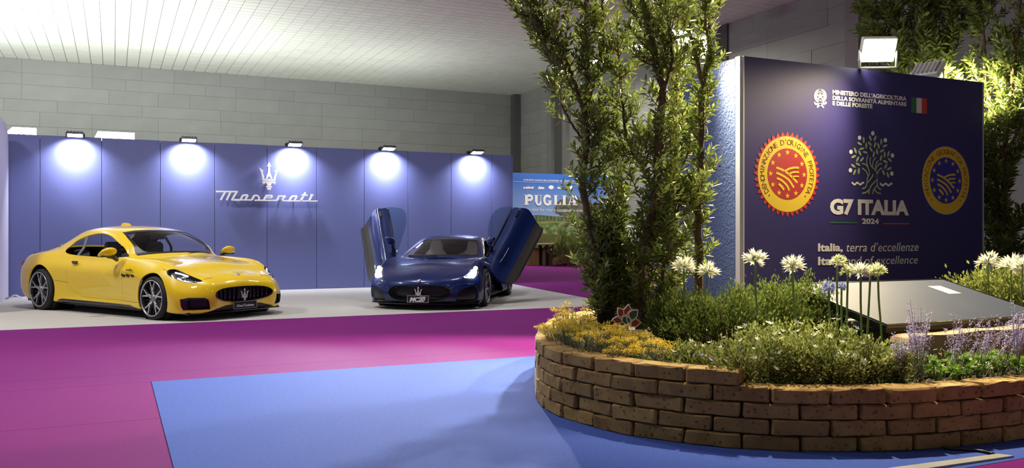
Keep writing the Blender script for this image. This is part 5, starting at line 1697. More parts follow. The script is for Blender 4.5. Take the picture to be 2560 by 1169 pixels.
def build_yellow():
    car = thing('sports_coupe', 'glossy yellow two-door coupe parked before the blue wall at left', 'car', (.54, 14.95, .002), R_(-58.5))
    car.scale = (1.02, 1.02, 1.02)
    sh = car_sheet(yellow_net())
    AXF, AXR = 1.4645, -1.4645
    dlo = smooth_poly([(.60, .958), (.20, .950), (-.30, .950), (-.75, .966), (-.98, .993), (-1.08, 1.035), (-1.07, 1.085), (-.95, 1.16), (-.68, 1.225), (-.38, 1.248), (-.10, 1.212), (.18, 1.12), (.42, 1.035)], 4)
    dlo_in = grow(dlo, -.016)
    c_dlo = cutter(dlo, 'y', .45, 1.2); c_dli = cutter(dlo_in, 'y', .45, 1.2)
    ws = [(-.2, 1.002), (.20, 1.0), (.40, .992), (.55, .980), (.655, .968), (.665, .995), (.635, 1.10), (.60, 1.19), (.555, 1.262), (.40, 1.285), (.2, 1.297), (-.2, 1.30)]
    wsi = [(-.2, 1.022), (.20, 1.02), (.40, 1.012), (.50, 1.012), (.55, 1.03), (.585, 1.07), (.59, 1.11), (.575, 1.185), (.535, 1.245), (.40, 1.264), (.2, 1.276), (-.2, 1.28)]
    c_ws = cutter(ws, 'x', -.02, 1.1); c_wsi = cutter(wsi, 'x', -.02, 1.1)
    rw = [(-.2, 1.30), (.40, 1.27), (.46, 1.22), (.50, 1.10), (.48, 1.06), (.2, 1.075), (-.2, 1.08)]
    c_rw = cutter(rw, 'x', -1.9, -1.12)
    arch = lambda x, r, z: cutter([(x + r * math.cos(a), z + r * 1.13 * math.sin(a)) for a in np.linspace(0, 2 * PI, 40)[:-1]], 'y', .45, 1.3)
    c_af, c_ar = arch(AXF, .352, .345), arch(AXR, .385, .375)
    door = [(.66, .27), (.70, .60), (.68, .90), (.62, .955), (.3, 1.0), (-.60, 1.0), (-.66, .93), (-.76, .70), (-.73, .50), (-.60, .35), (-.40, .275)]
    c_do = cutter(grow(door, .0035), 'y', .70, 1.3); c_di = cutter(door, 'y', .70, 1.3)
    # headlamp outline by points near the skin, projected along its own facing
    hl = spline([(1.68, .84, .790), (1.78, .765, .825), (1.90, .69, .78), (2.02, .63, .715), (2.125, .575, .635), (2.07, .675, .615), (1.98, .76, .63), (1.86, .835, .685), (1.74, .875, .745)], 4, closed=True)
    hn = (.62, .45, .64)
    c_hl = cutter3(hl, hn, -.10, .25)
    cen = np.mean(np.array(hl), 0)
    hli = [tuple(cen + (np.array(p) - cen) * .93) for p in hl]
    c_hli = cutter3(hli, hn, -.10, .25)
    gr = smooth_poly([(-.55, .575), (-.25, .578), (0, .575), (.25, .565), (.42, .535), (.50, .475), (.47, .405), (.36, .355), (.2, .332), (0, .325), (-.25, .332), (-.55, .335)], 3)
    gri = grow(gr, -.016)
    c_gr = cutter(gr, 'x', 2.05, 2.6); c_gri = cutter(gri, 'x', 2.05, 2.6)
    vent = [(.56, .235), (.60, .40), (.64, .425), (.80, .43), (.875, .405), (.865, .30), (.84, .235)]
    c_ve = cutter(vent, 'x', 1.85, 2.5)
    venti = [(.56, .25), (.60, .385), (.65, .40), (.79, .402), (.815, .375), (.80, .25)]
    c_vi = cutter(venti, 'x', 1.85, 2.5)
    lowc = [(-.2, .295), (.30, .285), (.46, .24), (.62, .165), (.62, .10), (-.2, .10)]
    c_lo = cutter(lowc, 'x', 2.0, 2.6)
    sill = [(1.05, .10), (1.05, .165), (.9, .205), (-.9, .225), (-1.02, .20), (-1.02, .10)]
    c_si = cutter(sill, 'y', .45, 1.3)
    paint = [M['yellow_paint'], M['cabin']]
    D, I = 'DIFFERENCE', 'INTERSECT'
    body = both(carve(sh, [(c_af, D), (c_ar, D), (c_dlo, D), (c_ws, D), (c_rw, D), (c_do, D), (c_hl, D), (c_gr, D), (c_ve, D), (c_lo, D), (c_si, D)], .018, mats=paint))
    put('body', body, paint, car)
    dm = carve(sh, [(c_di, I), (c_dlo, D)], .018, mats=paint)
    glass_f = cutter([(.62, .9), (.62, 1.3), (-.74, 1.3), (-.66, 1.1), (-.60, .9)], 'y', .45, 1.2)
    glass_r = cutter([(-.665, .9), (-.725, 1.1), (-.80, 1.3), (-1.4, 1.3), (-1.4, .9)], 'y', .45, 1.2)
    pillar = cutter([(-.60, .958), (-.66, 1.10), (-.70, 1.212), (-.765, 1.197), (-.725, 1.10), (-.665, .962)], 'y', .45, 1.2)
    c_ring = cutter_ring(grow(dlo, .004), grow(dlo, -.018), 'y', .45, 1.2)
    trim = carve(sh, [(c_ring, I)], .012, push=.003)
    gf = carve(sh, [(c_dli, I), (glass_f, I)], push=-.004); gr_ = carve(sh, [(c_dli, I), (glass_r, I)], push=-.004); pi = carve(sh, [(pillar, I)], .01, push=.001)
    hlf = carve(sh, [(c_hl, I), (c_hli, D)], .015); hll = carve(sh, [(c_hli, I)], push=-.002); hlb = carve(sh, [(c_hli, I)], push=-.05)
    vef = carve(sh, [(c_ve, I), (c_vi, D)], .03, push=.004); veb = carve(sh, [(c_vi, I)], push=-.05)
    sk = carve(sh, [(c_si, I), (c_af, D), (c_ar, D)], .02, push=-.004)
    for s in (1, -1):
        f = (lambda m_: m_) if s > 0 else mirrored
        d = put('door', f(dm), paint, car)
        put('side_window', f(gf), M['car_glass'], car)
        put('quarter_window', f(gr_), M['dark_glass'], car)
        put('window_trim', f(trim), M['gloss_black'], car)
        put('window_pillar', f(pi), M['grey_metal'], car)
        h = put('headlight', f(hlf), M['gloss_black'], car)
        put('headlight_bowl', f(hlb), M['dark_metal'], h)
        put('headlight_lens', f(hll), M['lens_clear'], h)
        P = [(1.86, .80, .70), (1.97, .745, .665), (2.06, .685, .645), (2.14, .625, .635)]
        MB().tube([(a, b * s, z) for a, b, z in spline(P, 4)], .016, 6).build('light_strip', M['drl'], h)
        P = [(1.80, .80, .80), (1.87, .74, .785), (1.95, .69, .76)]
        MB().tube([(a, b * s, z - .02) for a, b, z in spline(P, 4)], .014, 6).build('light_strip', M['drl'], h)
        bm = bmesh.new(); bmesh.ops.create_icosphere(bm, subdivisions=2, radius=.04)
        MB().bm(bm, Matrix.Translation((1.93, .745 * s, .705)), True).build('projector', M['chrome'], h)
        v = put('bumper_vent', f(vef), M['gloss_black'], car); put('vent_mesh', f(veb), M['black'], v)
        for k in range(4):
            zz = .27 + k * .03
            MB().tube([(2.16, .60 * s, zz), (2.06, .80 * s, zz)], .005, 4).build('vent_blade', M['black'], v)
        put('side_skirt', f(sk), M['gloss_black'], car)
        # handle: dark recess with flush grip
        MB().prism([(-.61, .885), (-.615, .862), (-.58, .832), (-.50, .832), (-.475, .885)], .895, .918, lambda a, b, dd: (a, dd * s, b)).build('handle', M['cabin'], d)
        # mirror
        mb = MB()
        prof = [(0, .0), (.035, .012), (.065, .04), (.075, .08), (.062, .13), (.03, .155), (0, .16)]
        bm = bmesh.new(); bmesh.ops.create_uvsphere(bm, u_segments=20, v_segments=12, radius=1)
        for q in bm.verts:
            q.co.x *= .085 * (1.0 if q.co.x > 0 else .55); q.co.y *= .135; q.co.z *= .075 if q.co.z > 0 else .045
        mi = MB().bm(bm, Matrix.Translation((.50, s * 1.045, 1.0)) @ Matrix.Rotation(R_(-6) * s, 4, 'X'), True).build('door_mirror', M['yellow_paint'], car)
        MB().tube([(.52, s * .88, .925), (.54, s * .96, .955), (.515, s * 1.03, .972)], [.035, .026, .03], 8).build('mirror_stalk', M['gloss_black'], mi)
        MB().cbox(.44, .57, min(s * .96, s * 1.15), max(s * .96, s * 1.15), .955, .972, .006).build('mirror_base', M['gloss_black'], mi)
        MB().box(.455, .458, min(s * .96, s * 1.13), max(s * .96, s * 1.13), .975, 1.05).build('mirror_glass', M['chrome'], mi)
        # three fender vents and badge
        for k in range(3):
            x = 1.03 - k * .115
            MB().prism([(x, .69), (x - .085, .705), (x - .07, .665), (x - .01, .655)], .915, .942, lambda a, b, dd: (a, dd * s, b)).build('fender_vent', M['black'], car)
        mt = face_m((.92, s * .945, .775), (0, s, 0))
        script_text('fender_badge', 'trofeo', mt, M['black'], car, .16, .01)
        mt = face_m((-1.36, s * .745, 1.085), (0, s, .75))
        trident_parts('pillar_badge', mt, M['grey_metal'], car, .07)
        MB().prism([(-2.26, .80), (-2.30, .87), (-2.40, .85), (-2.46, .80), (-2.42, .77)], .60, .84, lambda a, b, dd: (a + .0, dd * s, b)).build('tail_lamp', M['tail_red'], car)
        # wheels and wells
        wheel(car, AXF, s * .83, .304, .250, .25, face=s)
        wheel(car, AXR, s * .835, .325, .268, .27, face=s)
        for ax, r, z in ((AXF, .356, .305), (AXR, .39, .33)):
            mm = Matrix.Translation((ax, s * .55, z)) @ Matrix.Rotation(-PI / 2 * s, 4, 'X')
            MB().lathe([(.001, 0), (r, 0), (r, .36)], 32, mm).build('wheel_well', M['black'], car)
    gb = both(carve(sh, [(c_gri, I)], push=-.09)); gring = both(carve(sh, [(c_gr, I), (c_gri, D)], .04, push=.006))
    g = put('grille', gring, M['gloss_black'], car)
    put('grille_back', gb, M['black'], g)
    for k in range(-6, 7):
        if k == 0: continue
        y = k * .072
        hh = .105 * math.sqrt(max(.05, 1 - (abs(y) / .50) ** 2.6))
        xx = 2.36 - .20 * y * y - .03
        MB().box(xx - .03, xx + .004, y - .008, y + .008, .45 - hh, .45 + hh).build('grille_bar', M['black'], g)
        MB().box(xx + .004, xx + .007, y - .003, y + .003, .45 - hh * .7, .45 - hh * .35).build('bar_highlight', M['chrome'], g)  # glint on the bar, modelled as a chrome sliver
    trident_parts('grille_trident', face_m((2.395, 0, .445), (1, 0, 0)), M['badge_silver'], g, .20)
    lo = both(carve(sh, [(c_lo, I)], push=-.02))
    put('lower_intake', lo, M['black'], car)
    put('splitter', MB().prism([(2.06, -.66), (2.2, -.5), (2.27, -.25), (2.29, 0), (2.27, .25), (2.2, .5), (2.06, .66), (1.9, .6), (1.9, -.6)], .135, .155, lambda a, b, d: (a, b, d)).mesh('splitter', True), M['gloss_black'], car)
    wsg = both(carve(sh, [(c_wsi, I)], push=-.004)); wsf = both(carve(sh, [(c_ws, I), (c_wsi, D)], .012))
    put('windshield', wsg, M['car_glass'], car); put('windshield_frame', wsf, M['black'], car)
    put('rear_window', both(carve(sh, [(c_rw, I)], push=-.004)), M['car_glass'], car)
    # hood seams, drawn as thin dark gaps on the skin
    bmt = bmesh.new(); bmt.from_mesh(sh); tree_ = BVHTree.FromBMesh(bmt)
    def on_skin(p, dr):
        hit = tree_.ray_cast(Vector(p), Vector(dr).normalized())
        return hit[0] if hit[0] is not None else None
    def seam(name, pts, dr, r=.0028, sides=(1, -1), m=None):
        for s in sides:
            Q = []
            for p in spline(pts, 8):
                q = on_skin(p, dr)
                if q is not None: Q.append(Vector((q.x, q.y * s, q.z)))
            if len(Q) > 2: MB().tube(Q, r, 4).build(name, m or M['black'], car)
    seam('hood_gap', [(1.83, .86, 2), (1.72, .85, 2), (1.6, .86, 2)], (0, 0, -1))
    seam('hood_gap', [(2.14, .575, 2), (2.155, .50, 2), (2.165, .42, 2)], (0, 0, -1))
    seam('fender_gap', [(.70, 2, .60), (.705, 2, .70), (.74, 2, .735), (1.1, 2, .66)], (0, -1, 0))
    seam('fender_gap', [(-.735, 2, .51), (-.9, 2, .525), (-1.09, 2, .54)], (0, -1, 0))
    seam('fender_gap', [(.66, 2, .27), (.9, 2, .26), (1.1, 2, .262)], (0, -1, 0))
    # hood emblem, roof fin, tail spoiler
    q = on_skin((2.235, 0.0005, 2), (0, 0, -1))
    MB().lathe([(.001, .006), (.026, .006), (.032, 0)], 20, face_m((q.x, 0, q.z), (.75, 0, .66))).build('hood_badge', M['chrome'], car)
    MB().prism([(-.66, 1.335), (-.70, 1.385), (-.80, 1.398), (-.86, 1.39), (-.90, 1.335)], -.035, .035, lambda a, b, d: (a, d * (1 if b < 1.36 else .45), b)).build('roof_fin', M['yellow_paint'], car)
    MB().prism([(-2.15, .998), (-2.34, .998), (-2.50, 1.012), (-2.51, .992), (-2.36, .97)], -.66, .66, lambda a, b, d: (a + .25 * d * d, d, b - .06 * d * d)).build('tail_spoiler', M['gloss_black'], car)
    # plate
    pm = face_m((2.405, 0, .265), (1, 0, .05))
    pl = MB().box(-.20, .20, -.065, .065, 0, .012, pm).build('number_plate', M['black'], car)
    mb = MB()
    for b in ((-.205, .205, .06, .068), (-.205, .205, -.068, -.06), (-.205, -.197, -.06, .06), (.197, .205, -.06, .06)): mb.box(b[0], b[1], b[2], b[3], 0, .016, pm)
    mb.build('plate_frame', M['silver'], pl)
    script_text('plate_lettering', 'GranTurismo', pm @ Matrix.Translation((0, 0, .013)), M['print_white'], pl, .30, .01)
    # floor and cabin
    MB().box(-2.3, 2.1, -.80, .80, .13, .17).build('underbody', M['black'], car)
    MB().box(-1.9, 1.05, -.74, .74, .17, .32).build('cabin_floor', M['cabin'], car)
    MB().prism([(.95, .60), (.95, .90), (.62, .945), (.45, .90), (.38, .80), (.42, .60)], -.72, .72, lambda a, b, d: (a, d, b)).build('dashboard', M['cabin2'], car)
    MB().box(-.9, .45, -.11, .11, .32, .62).build('centre_console', M['cabin2'], car)
    for y in (.37, -.37):
        seat(car, -.10, y, .33, M['cabin2'], M['cabin'], .80)
    for y in (.36, -.36):
        seat(car, -.92, y, .40, M['cabin2'], M['cabin'], .62, 'rear_seat')
    swm = Matrix.Translation((.30, .37, .83)) @ Matrix.Rotation(R_(-68), 4, 'Y')
    ring = [(swm @ Vector((.18 * math.cos(a), .18 * math.sin(a), 0))) for a in np.linspace(0, 2 * PI, 25)]
    sto = MB().tube(ring, .014, 6, cap=False).build('steering_wheel', M['cabin'], car)
    MB().box(-.17, .17, -.02, .02, -.012, .012, swm).box(-.05, .05, -.05, .05, -.015, .015, swm).build('wheel_hub', M['cabin2'], sto)
    MB().cbox(.02, .06, -.13, .13, 1.17, 1.235, .015).build('interior_mirror', M['cabin'], car)
    # wiper
    MB().tube([(.90, .05, 1.005), (.80, .35, .995), (.74, .55, .985)], .007, 5).build('wiper', M['black'], car)
    def warp(p):
        x, y, z = p[:, 0].copy(), np.abs(p[:, 1]), p[:, 2].copy()
        z1 = np.where(z <= .9, .885 * z, .7965 + (z - .9) * 1.167)
        z1 -= .055 * sstep((x - 1.5) / .55) * np.clip(z / .25, .5, 1)
        x1 = x + .13 * sstep((z - .93) / .16) * sstep((x + 2.1) / .5) * sstep((.85 - x) / .5)
        x1 = np.where(x1 < -1.4645, -1.4645 + (x1 + 1.4645) * .79, x1)
        k = .84 + .09 * np.clip((y - .22) / .3, 0, 1) ** 2
        x1 = np.where(x1 > 1.46, 1.46 + (x1 - 1.46) * k, x1)
        return np.stack([x1, p[:, 1], z1], 1)
    warp_tree(car, warp)
    drop(c_dlo, c_dli, c_ws, c_wsi, c_rw, c_af, c_ar, c_do, c_di, c_hl, c_hli, c_gr, c_gri, c_ve, c_vi, c_lo, c_si, glass_f, glass_r, pillar, c_ring)
    return car
YC = build_yellow()
# ================================================================== BLUE SUPERCAR, DOORS OPEN
M['blue_paint'] = mat('midnight_blue_paint', (.007, .022, .12), .32, metal=.15, coat=.6, spec=.3)
M['seat_pale'] = mat('pale_grey_leather', (.78, .78, .74), .6)
M['seat_dark'] = mat('dark_alcantara', (.06, .06, .06), .8)
M['carbon'] = mat('carbon_panel', (.030, .027, .022), .45)
M['hl_bright'] = emis('headlamp_face', (1, 1, 1), 45)
M['pane_clear'] = glass_mat('door_pane', (.52, .66, .68), ior=1.35)
M['wind_clear'] = glass_mat('windshield_glass', (.95, .96, .95), ior=1.3)
def blue_net():
    def c(x, pts): return [(x, y, z) for (y, z) in pts]
    N = []
    N.append([(2.22, 0, .11), (2.32, 0, .14), (2.37, 0, .22), (2.385, 0, .32), (2.38, 0, .42), (2.36, 0, .485), (2.325, 0, .53), (2.28, 0, .56), (2.23, 0, .59), (2.17, 0, .62)])
    N.append([(2.20, .32, .11), (2.30, .32, .14), (2.35, .33, .22), (2.36, .34, .32), (2.35, .34, .42), (2.32, .33, .50), (2.275, .28, .55), (2.225, .21, .59), (2.165, .12, .625), (2.09, 0, .655)])
    N.append([(2.10, .64, .11), (2.19, .66, .14), (2.23, .675, .22), (2.235, .68, .32), (2.21, .675, .43), (2.15, .645, .55), (2.08, .53, .61), (2.02, .40, .645), (1.96, .21, .685), (1.92, 0, .705)])
    N.append([(1.88, .83, .11), (1.93, .90, .14), (1.95, .925, .24), (1.95, .93, .36), (1.91, .915, .50), (1.83, .82, .685), (1.79, .67, .70), (1.76, .48, .715), (1.73, .25, .742), (1.70, 0, .756)])
    N.append(c(1.58, [(.86, .11), (.94, .14), (.955, .27), (.96, .42), (.945, .60), (.82, .81), (.68, .778), (.48, .765), (.25, .788), (0, .80)]))
    N.append(c(1.35, [(.86, .11), (.945, .14), (.965, .28), (.975, .44), (.965, .65), (.82, .868), (.68, .823), (.48, .80), (.25, .82), (0, .83)]))
    N.append(c(1.02, [(.85, .12), (.93, .15), (.945, .28), (.95, .46), (.95, .68), (.83, .878), (.70, .852), (.50, .84), (.26, .855), (0, .862)]))
    N.append([(.62, .84, .12), (.62, .90, .15), (.62, .89, .28), (.62, .885, .46), (.62, .93, .70), (.62, .84, .865), (.66, .775, .878), (.72, .70, .888), (.92, .38, .888), (1.0, 0, .89)])
    N.append([(.25, .84, .12), (.25, .91, .15), (.25, .895, .28), (.25, .885, .46), (.25, .93, .71), (.25, .835, .865), (.27, .765, .95), (.30, .66, 1.03), (.45, .36, 1.05), (.52, 0, 1.056)])
    N.append([(-.1, .84, .12), (-.1, .92, .15), (-.1, .905, .28), (-.1, .90, .46), (-.1, .94, .72), (-.12, .835, .872), (-.12, .74, 1.0), (-.10, .60, 1.15), (0, .33, 1.185), (.05, 0, 1.195)])
    N.append(c(-.45, [(.85, .12), (.935, .15), (.92, .28), (.915, .46), (.955, .74), (.85, .892), (.73, 1.02), (.575, 1.19), (.31, 1.235), (0, 1.245)]))
    N.append(c(-.85, [(.86, .12), (.955, .15), (.955, .28), (.955, .48), (.97, .75), (.88, .91), (.72, 1.02), (.54, 1.16), (.30, 1.21), (0, 1.22)]))
    N.append(c(-1.35, [(.86, .13), (.96, .17), (.975, .30), (.985, .50), (.975, .76), (.90, .925), (.72, .99), (.50, 1.06), (.28, 1.10), (0, 1.11)]))
    N.append(c(-1.70, [(.86, .15), (.95, .19), (.965, .32), (.975, .52), (.96, .76), (.88, .915), (.71, .96), (.50, .99), (.27, 1.01), (0, 1.02)]))
    N.append([(-2.0, .78, .20), (-2.05, .86, .25), (-2.09, .89, .36), (-2.11, .90, .52), (-2.11, .89, .72), (-2.08, .82, .89), (-2.06, .68, .93), (-2.05, .50, .945), (-2.04, .27, .955), (-2.03, 0, .96)])
    N.append([(-2.12, .53, .20), (-2.18, .56, .25), (-2.22, .58, .36), (-2.25, .60, .52), (-2.26, .60, .72), (-2.24, .56, .88), (-2.20, .47, .92), (-2.18, .37, .935), (-2.17, .20, .94), (-2.16, 0, .945)])
    N.append([(-2.14, 0, .20), (-2.20, 0, .25), (-2.24, 0, .36), (-2.28, 0, .52), (-2.30, 0, .72), (-2.28, 0, .86), (-2.26, 0, .90), (-2.24, 0, .92), (-2.23, 0, .93), (-2.21, 0, .94)])
    return N

def build_blue():
    rot, S, ZS = R_(-123), .98, .94
    car = thing('supercar', 'dark blue low supercar with both doors raised and headlights on', 'car', (5.68, 15.0, .002), rot)
    car.scale = (S, S, S)
    sh = car_sheet(blue_net())
    AXF, AXR = 1.35, -1.35
    D, I = 'DIFFERENCE', 'INTERSECT'
    pane = smooth_poly([(.60, .876), (.42, .925), (.10, 1.035), (-.15, 1.105), (-.40, 1.12), (-.56, 1.06), (-.62, .94), (-.58, .895), (-.2, .88), (.25, .872)], 3)
    c_pa = cutter(pane, 'y', .45, 1.2)
    opening = grow(pane, .02)
    c_op = cutter(opening, 'y', .45, 1.2)
    ws = [(-.2, .906), (.25, .904), (.45, .902), (.60, .898), (.665, .90), (.67, .925), (.635, 1.02), (.585, 1.10), (.535, 1.155), (.40, 1.168), (.2, 1.18), (-.2, 1.183)]
    wsi = grow(ws, -.018); wsi[0] = (-.2, wsi[0][1]); wsi[-1] = (-.2, wsi[-1][1])
    c_ws = cutter(ws, 'x', -.08, 1.2); c_wsi = cutter(wsi, 'x', -.08, 1.2)
    arch = lambda x, r, z: cutter([(x + r * math.cos(a), z + r * 1.06 * math.sin(a)) for a in np.linspace(0, 2 * PI, 40)[:-1]], 'y', .45, 1.3)
    c_af, c_ar = arch(AXF, .372, .35), arch(AXR, .385, .36)
    door = smooth_poly([(.95, .47), (.93, .62), (.82, .78), (.66, .872), (.2, .886), (-.54, .905), (-.62, .80), (-.70, .62), (-.63, .42), (-.55, .26), (-.50, .155), (.0, .145), (.62, .145), (.80, .20), (.91, .33)], 3)
    c_do = cutter(grow(door, .004), 'y', .70, 1.3); c_di = cutter(door, 'y', .70, 1.3)
    c_lowd = cutter([(1.2, .36), (.6, .34), (-.2, .345), (-1, .36), (-1, 0), (1.2, 0)], 'y', .5, 1.3)
    hl = spline([(1.66, .86, .765), (1.75, .80, .765), (1.86, .76, .70), (1.98, .735, .615), (2.10, .665, .545), (2.05, .74, .52), (1.97, .82, .53), (1.88, .885, .575), (1.77, .905, .66)], 4, closed=True)
    hn = (.72, .45, .52)
    c_hl = cutter3(hl, hn, -.1, .25)
    cen = np.mean(np.array(hl), 0)
    c_hli = cutter3([tuple(cen + (np.array(p) - cen) * .9) for p in hl], hn, -.1, .25)
    gr = smooth_poly([(-.6, .425), (-.3, .43), (0, .43), (.28, .43), (.43, .41), (.51, .35), (.52, .28), (.46, .205), (.35, .165), (.2, .15), (0, .148), (-.3, .15), (-.6, .152)], 3)
    gri = grow(gr, -.012)
    c_gr = cutter(gr, 'x', 2.0, 2.6); c_gri = cutter(gri, 'x', 2.0, 2.6)
    side = smooth_poly([(.62, .15), (.60, .22), (.66, .33), (.78, .40), (.90, .41), (.915, .30), (.88, .15)], 3)
    c_sd = cutter(side, 'x', 1.7, 2.5)
    lip = [(-.2, .148), (.95, .148), (.95, .05), (-.2, .05)]
    c_lp = cutter(lip, 'x', 1.74, 2.6)
    sill = [(.97, .05), (.97, .14), (-.96, .15), (-.96, .05)]
    c_si = cutter(sill, 'y', .45, 1.3)
    bay = smooth_poly([(-.75, .42), (-.82, .62), (-.98, .66), (-1.02, .5), (-.93, .36)], 3)
    c_by = cutter(bay, 'y', .7, 1.3)
    paint = [M['blue_paint'], M['cabin']]
    body = both(carve(sh, [(c_af, D), (c_ar, D), (c_op, D), (c_ws, D), (c_do, D), (c_hl, D), (c_gr, D), (c_sd, D), (c_lp, D), (c_si, D), (c_by, D)], .02, mats=paint))
    put('body', body, paint, car)
    dm = carve(sh, [(c_di, I), (c_lowd, D)], .05, mats=paint)
    dl = carve(sh, [(c_di, I), (c_lowd, I)], .05)
    gl = carve(sh, [(c_pa, I)], push=-.003)
    hlf = carve(sh, [(c_hl, I), (c_hli, D)], .015); hll = carve(sh, [(c_hli, I)], push=-.001); hlb = carve(sh, [(c_hli, I)], push=-.035)
    sd = carve(sh, [(c_sd, I)], push=-.03); sk = carve(sh, [(c_si, I), (c_af, D), (c_ar, D)], .02)
    by = carve(sh, [(c_by, I)], push=-.04)
    doors = []
    bmt = bmesh.new(); bmt.from_mesh(sh); tree_ = BVHTree.FromBMesh(bmt)
    def on_skin(p, dr):
        return tree_.ray_cast(Vector(p), Vector(dr).normalized())[0]
    for s in (1, -1):
        f = (lambda m_: m_) if s > 0 else mirrored
        d = put('door', f(dm), paint, car); doors.append((d, s))
        put('lower_door_panel', f(dl), M['carbon'], d)
        put('door_window', f(gl), M['pane_clear'], d)
        MB().prism([(-.40, .79), (-.42, .765), (-.52, .75), (-.57, .775), (-.55, .80)], .935, .965, lambda a, b, q: (a, q * s, b)).build('handle', M['black'], d)
        MB().tube([(a, b * s, z) for a, b, z in [(.62, .845, .872), (.2, .845, .884), (-.25, .85, .893), (-.56, .86, .903)]], .012, 5).build('window_seal', M['black'], d)
        MB().tube([(.62, .925 * s, .62), (.45, .915 * s, .60), (.25, .92 * s, .60)], .008, 4).build('side_lettering', M['silver'], d)
        # inner door trim
        MB().prism([(.6, .30), (.6, .82), (-.5, .86), (-.58, .6), (-.48, .30)], .80, .84, lambda a, b, q: (a, q * s, b)).build('inner_trim', M['cabin2'], d)
        bm = bmesh.new(); bmesh.ops.create_uvsphere(bm, u_segments=18, v_segments=12, radius=1)
        for q in bm.verts:
            q.co.x *= .10 * (1.0 if q.co.x > 0 else .5); q.co.y *= .12; q.co.z *= .06
        mi = MB().bm(bm, Matrix.Translation((.42, s * 1.06, .985)), True).tube([(.46, s * .86, .87), (.45, s * .95, .93), (.43, s * 1.02, .97)], [.035, .022, .025], 8).build('door_mirror', M['blue_paint'], d)
        h = put('headlight', f(hlf), M['gloss_black'], car)
        put('headlight_bowl', f(hlb), M['grey_metal'], h)
        put('headlight_lens', f(hll), M['lens_clear'], h)
        P = [(1.97, .80, .585), (1.90, .82, .645), (1.80, .835, .71)]
        lamps = MB()
        for (a, b, z), r in zip(P, (.060, .052, .036)):
            bm = bmesh.new(); bmesh.ops.create_icosphere(bm, subdivisions=2, radius=r)
            lamps.bm(bm, Matrix.Translation((a - .012, b * s, z)), True)
        lamps.build('lamp_cluster', M['hl_bright'], h, fix=False)
        MB().tube([(2.05, .70 * s, .555), (1.99, .78 * s, .56), (1.93, .845 * s, .585)], .010, 6).build('light_strip', M['hl_bright'], h)
        lb = light('headlight_beam', 'SPOT', (2.12, .86 * s, .60), 3200, (.93, .95, 1), (12.1, 1.0 * s, .06), size=.04, spot=R_(9.5), blend=.9, parent=h)
        lb.scale = (6.5, 1, 1)
        put('side_intake', f(sd), M['black'], car)
        MB().tube([(2.06, .70 * s, .17), (2.02, .80 * s, .30), (1.95, .88 * s, .38)], .012, 5).build('intake_fin', M['gloss_black'], car)
        put('side_skirt', f(sk), M['gloss_black'], car)
        put('bay_intake', f(by), M['black'], car)
        wheel(car, AXF, s * .845, .325, .262, .25, face=s)
        wheel(car, AXR, s * .835, .335, .262, .29, face=s)
        for ax, r, z in ((AXF, .37, .33), (AXR, .385, .34)):
            mm = Matrix.Translation((ax, s * .55, z)) @ Matrix.Rotation(-PI / 2 * s, 4, 'X')
            MB().lathe([(.001, 0), (r, 0), (r, .36)], 32, mm).build('wheel_well', M['black'], car)
        MB().tube([(.66, .80 * s, .30), (.70, .78 * s, .60), (.68, .76 * s, .84)], .03, 6).build('hinge_pillar', M['black'], car)
        MB().tube([(.72, .80 * s, .66), (.80, .92 * s, .70), (.80, .98 * s, .66)], .018, 6).build('door_hinge', M['dark_metal'], car)
        # hood gap lines
        Q = [on_skin((x, y, 2), (0, 0, -1)) for x, y in spline([(1.02, .62), (1.3, .60), (1.62, .60), (1.80, .60), (1.87, .46), (1.90, .25)], 8)]
        MB().tube([(q.x, q.y * s, q.z) for q in Q if q], .003, 4).build('hood_gap', M['black'], car)
        Q = [on_skin((2.6, y, z), (-1, 0, 0)) for y, z in spline([(.52, .36), (.60, .435), (.75, .45), (.86, .44)], 8)]
        MB().tube([(q.x, q.y * s, q.z) for q in Q if q], .004, 4).build('bumper_crease', M['blue_paint'], car)
    g = put('grille', both(carve(sh, [(c_gr, I), (c_gri, D)], .04, push=.008)), M['gloss_black'], car)
    put('grille_back', both(carve(sh, [(c_gri, I)], push=-.10)), M['black'], g)
    for k in range(-4, 5):
        if k: MB().box(2.24 - .2 * (k * .1) ** 2, 2.26 - .2 * (k * .1) ** 2, k * .1 - .004, k * .1 + .004, .18, .41).build('grille_bar', M['black'], g)
    trident_parts('grille_trident', face_m((2.39, 0, .325), (1, 0, 0)), M['badge_silver'], g, .19)
    put('front_lip', both(carve(sh, [(c_lp, I), (c_af, D)], .03, push=.012)), M['gloss_black'], car)
    put('splitter', MB().prism([(1.72, -.93), (1.95, -.92), (2.18, -.70), (2.31, -.4), (2.36, 0), (2.31, .4), (2.18, .70), (1.95, .92), (1.72, .93)], .10, .115, lambda a, b, d: (a, b, d)).mesh('splitter', True), M['gloss_black'], car)
    put('windshield', both(carve(sh, [(c_wsi, I)], push=-.003)), M['wind_clear'], car)
    put('windshield_frame', both(carve(sh, [(c_ws, I), (c_wsi, D)], .015)), M['gloss_black'], car)
    q = on_skin((2.24, .001, 2), (0, 0, -1))
    MB().lathe([(.001, .008), (.030, .008), (.036, 0)], 20, face_m((2.365, 0, .51), (.85, 0, .5))).build('hood_badge', M['chrome'], car)
    pm = face_m((2.40, 0, .20), (1, 0, .03))
    pl = MB().box(-.175, .175, -.060, .060, 0, .012, pm).build('number_plate', M['black'], car)
    mb = MB()
    for b in ((-.18, .18, .055, .063), (-.18, .18, -.063, -.055), (-.18, -.172, -.055, .055), (.172, .18, -.055, .055)): mb.box(b[0], b[1], b[2], b[3], 0, .016, pm)
    mb.build('plate_frame', M['silver'], pl)
    script_text('plate_lettering', 'MC20', pm @ Matrix.Translation((-.01, -.008, .013)), M['print_white'], pl, .26, .03, .35)
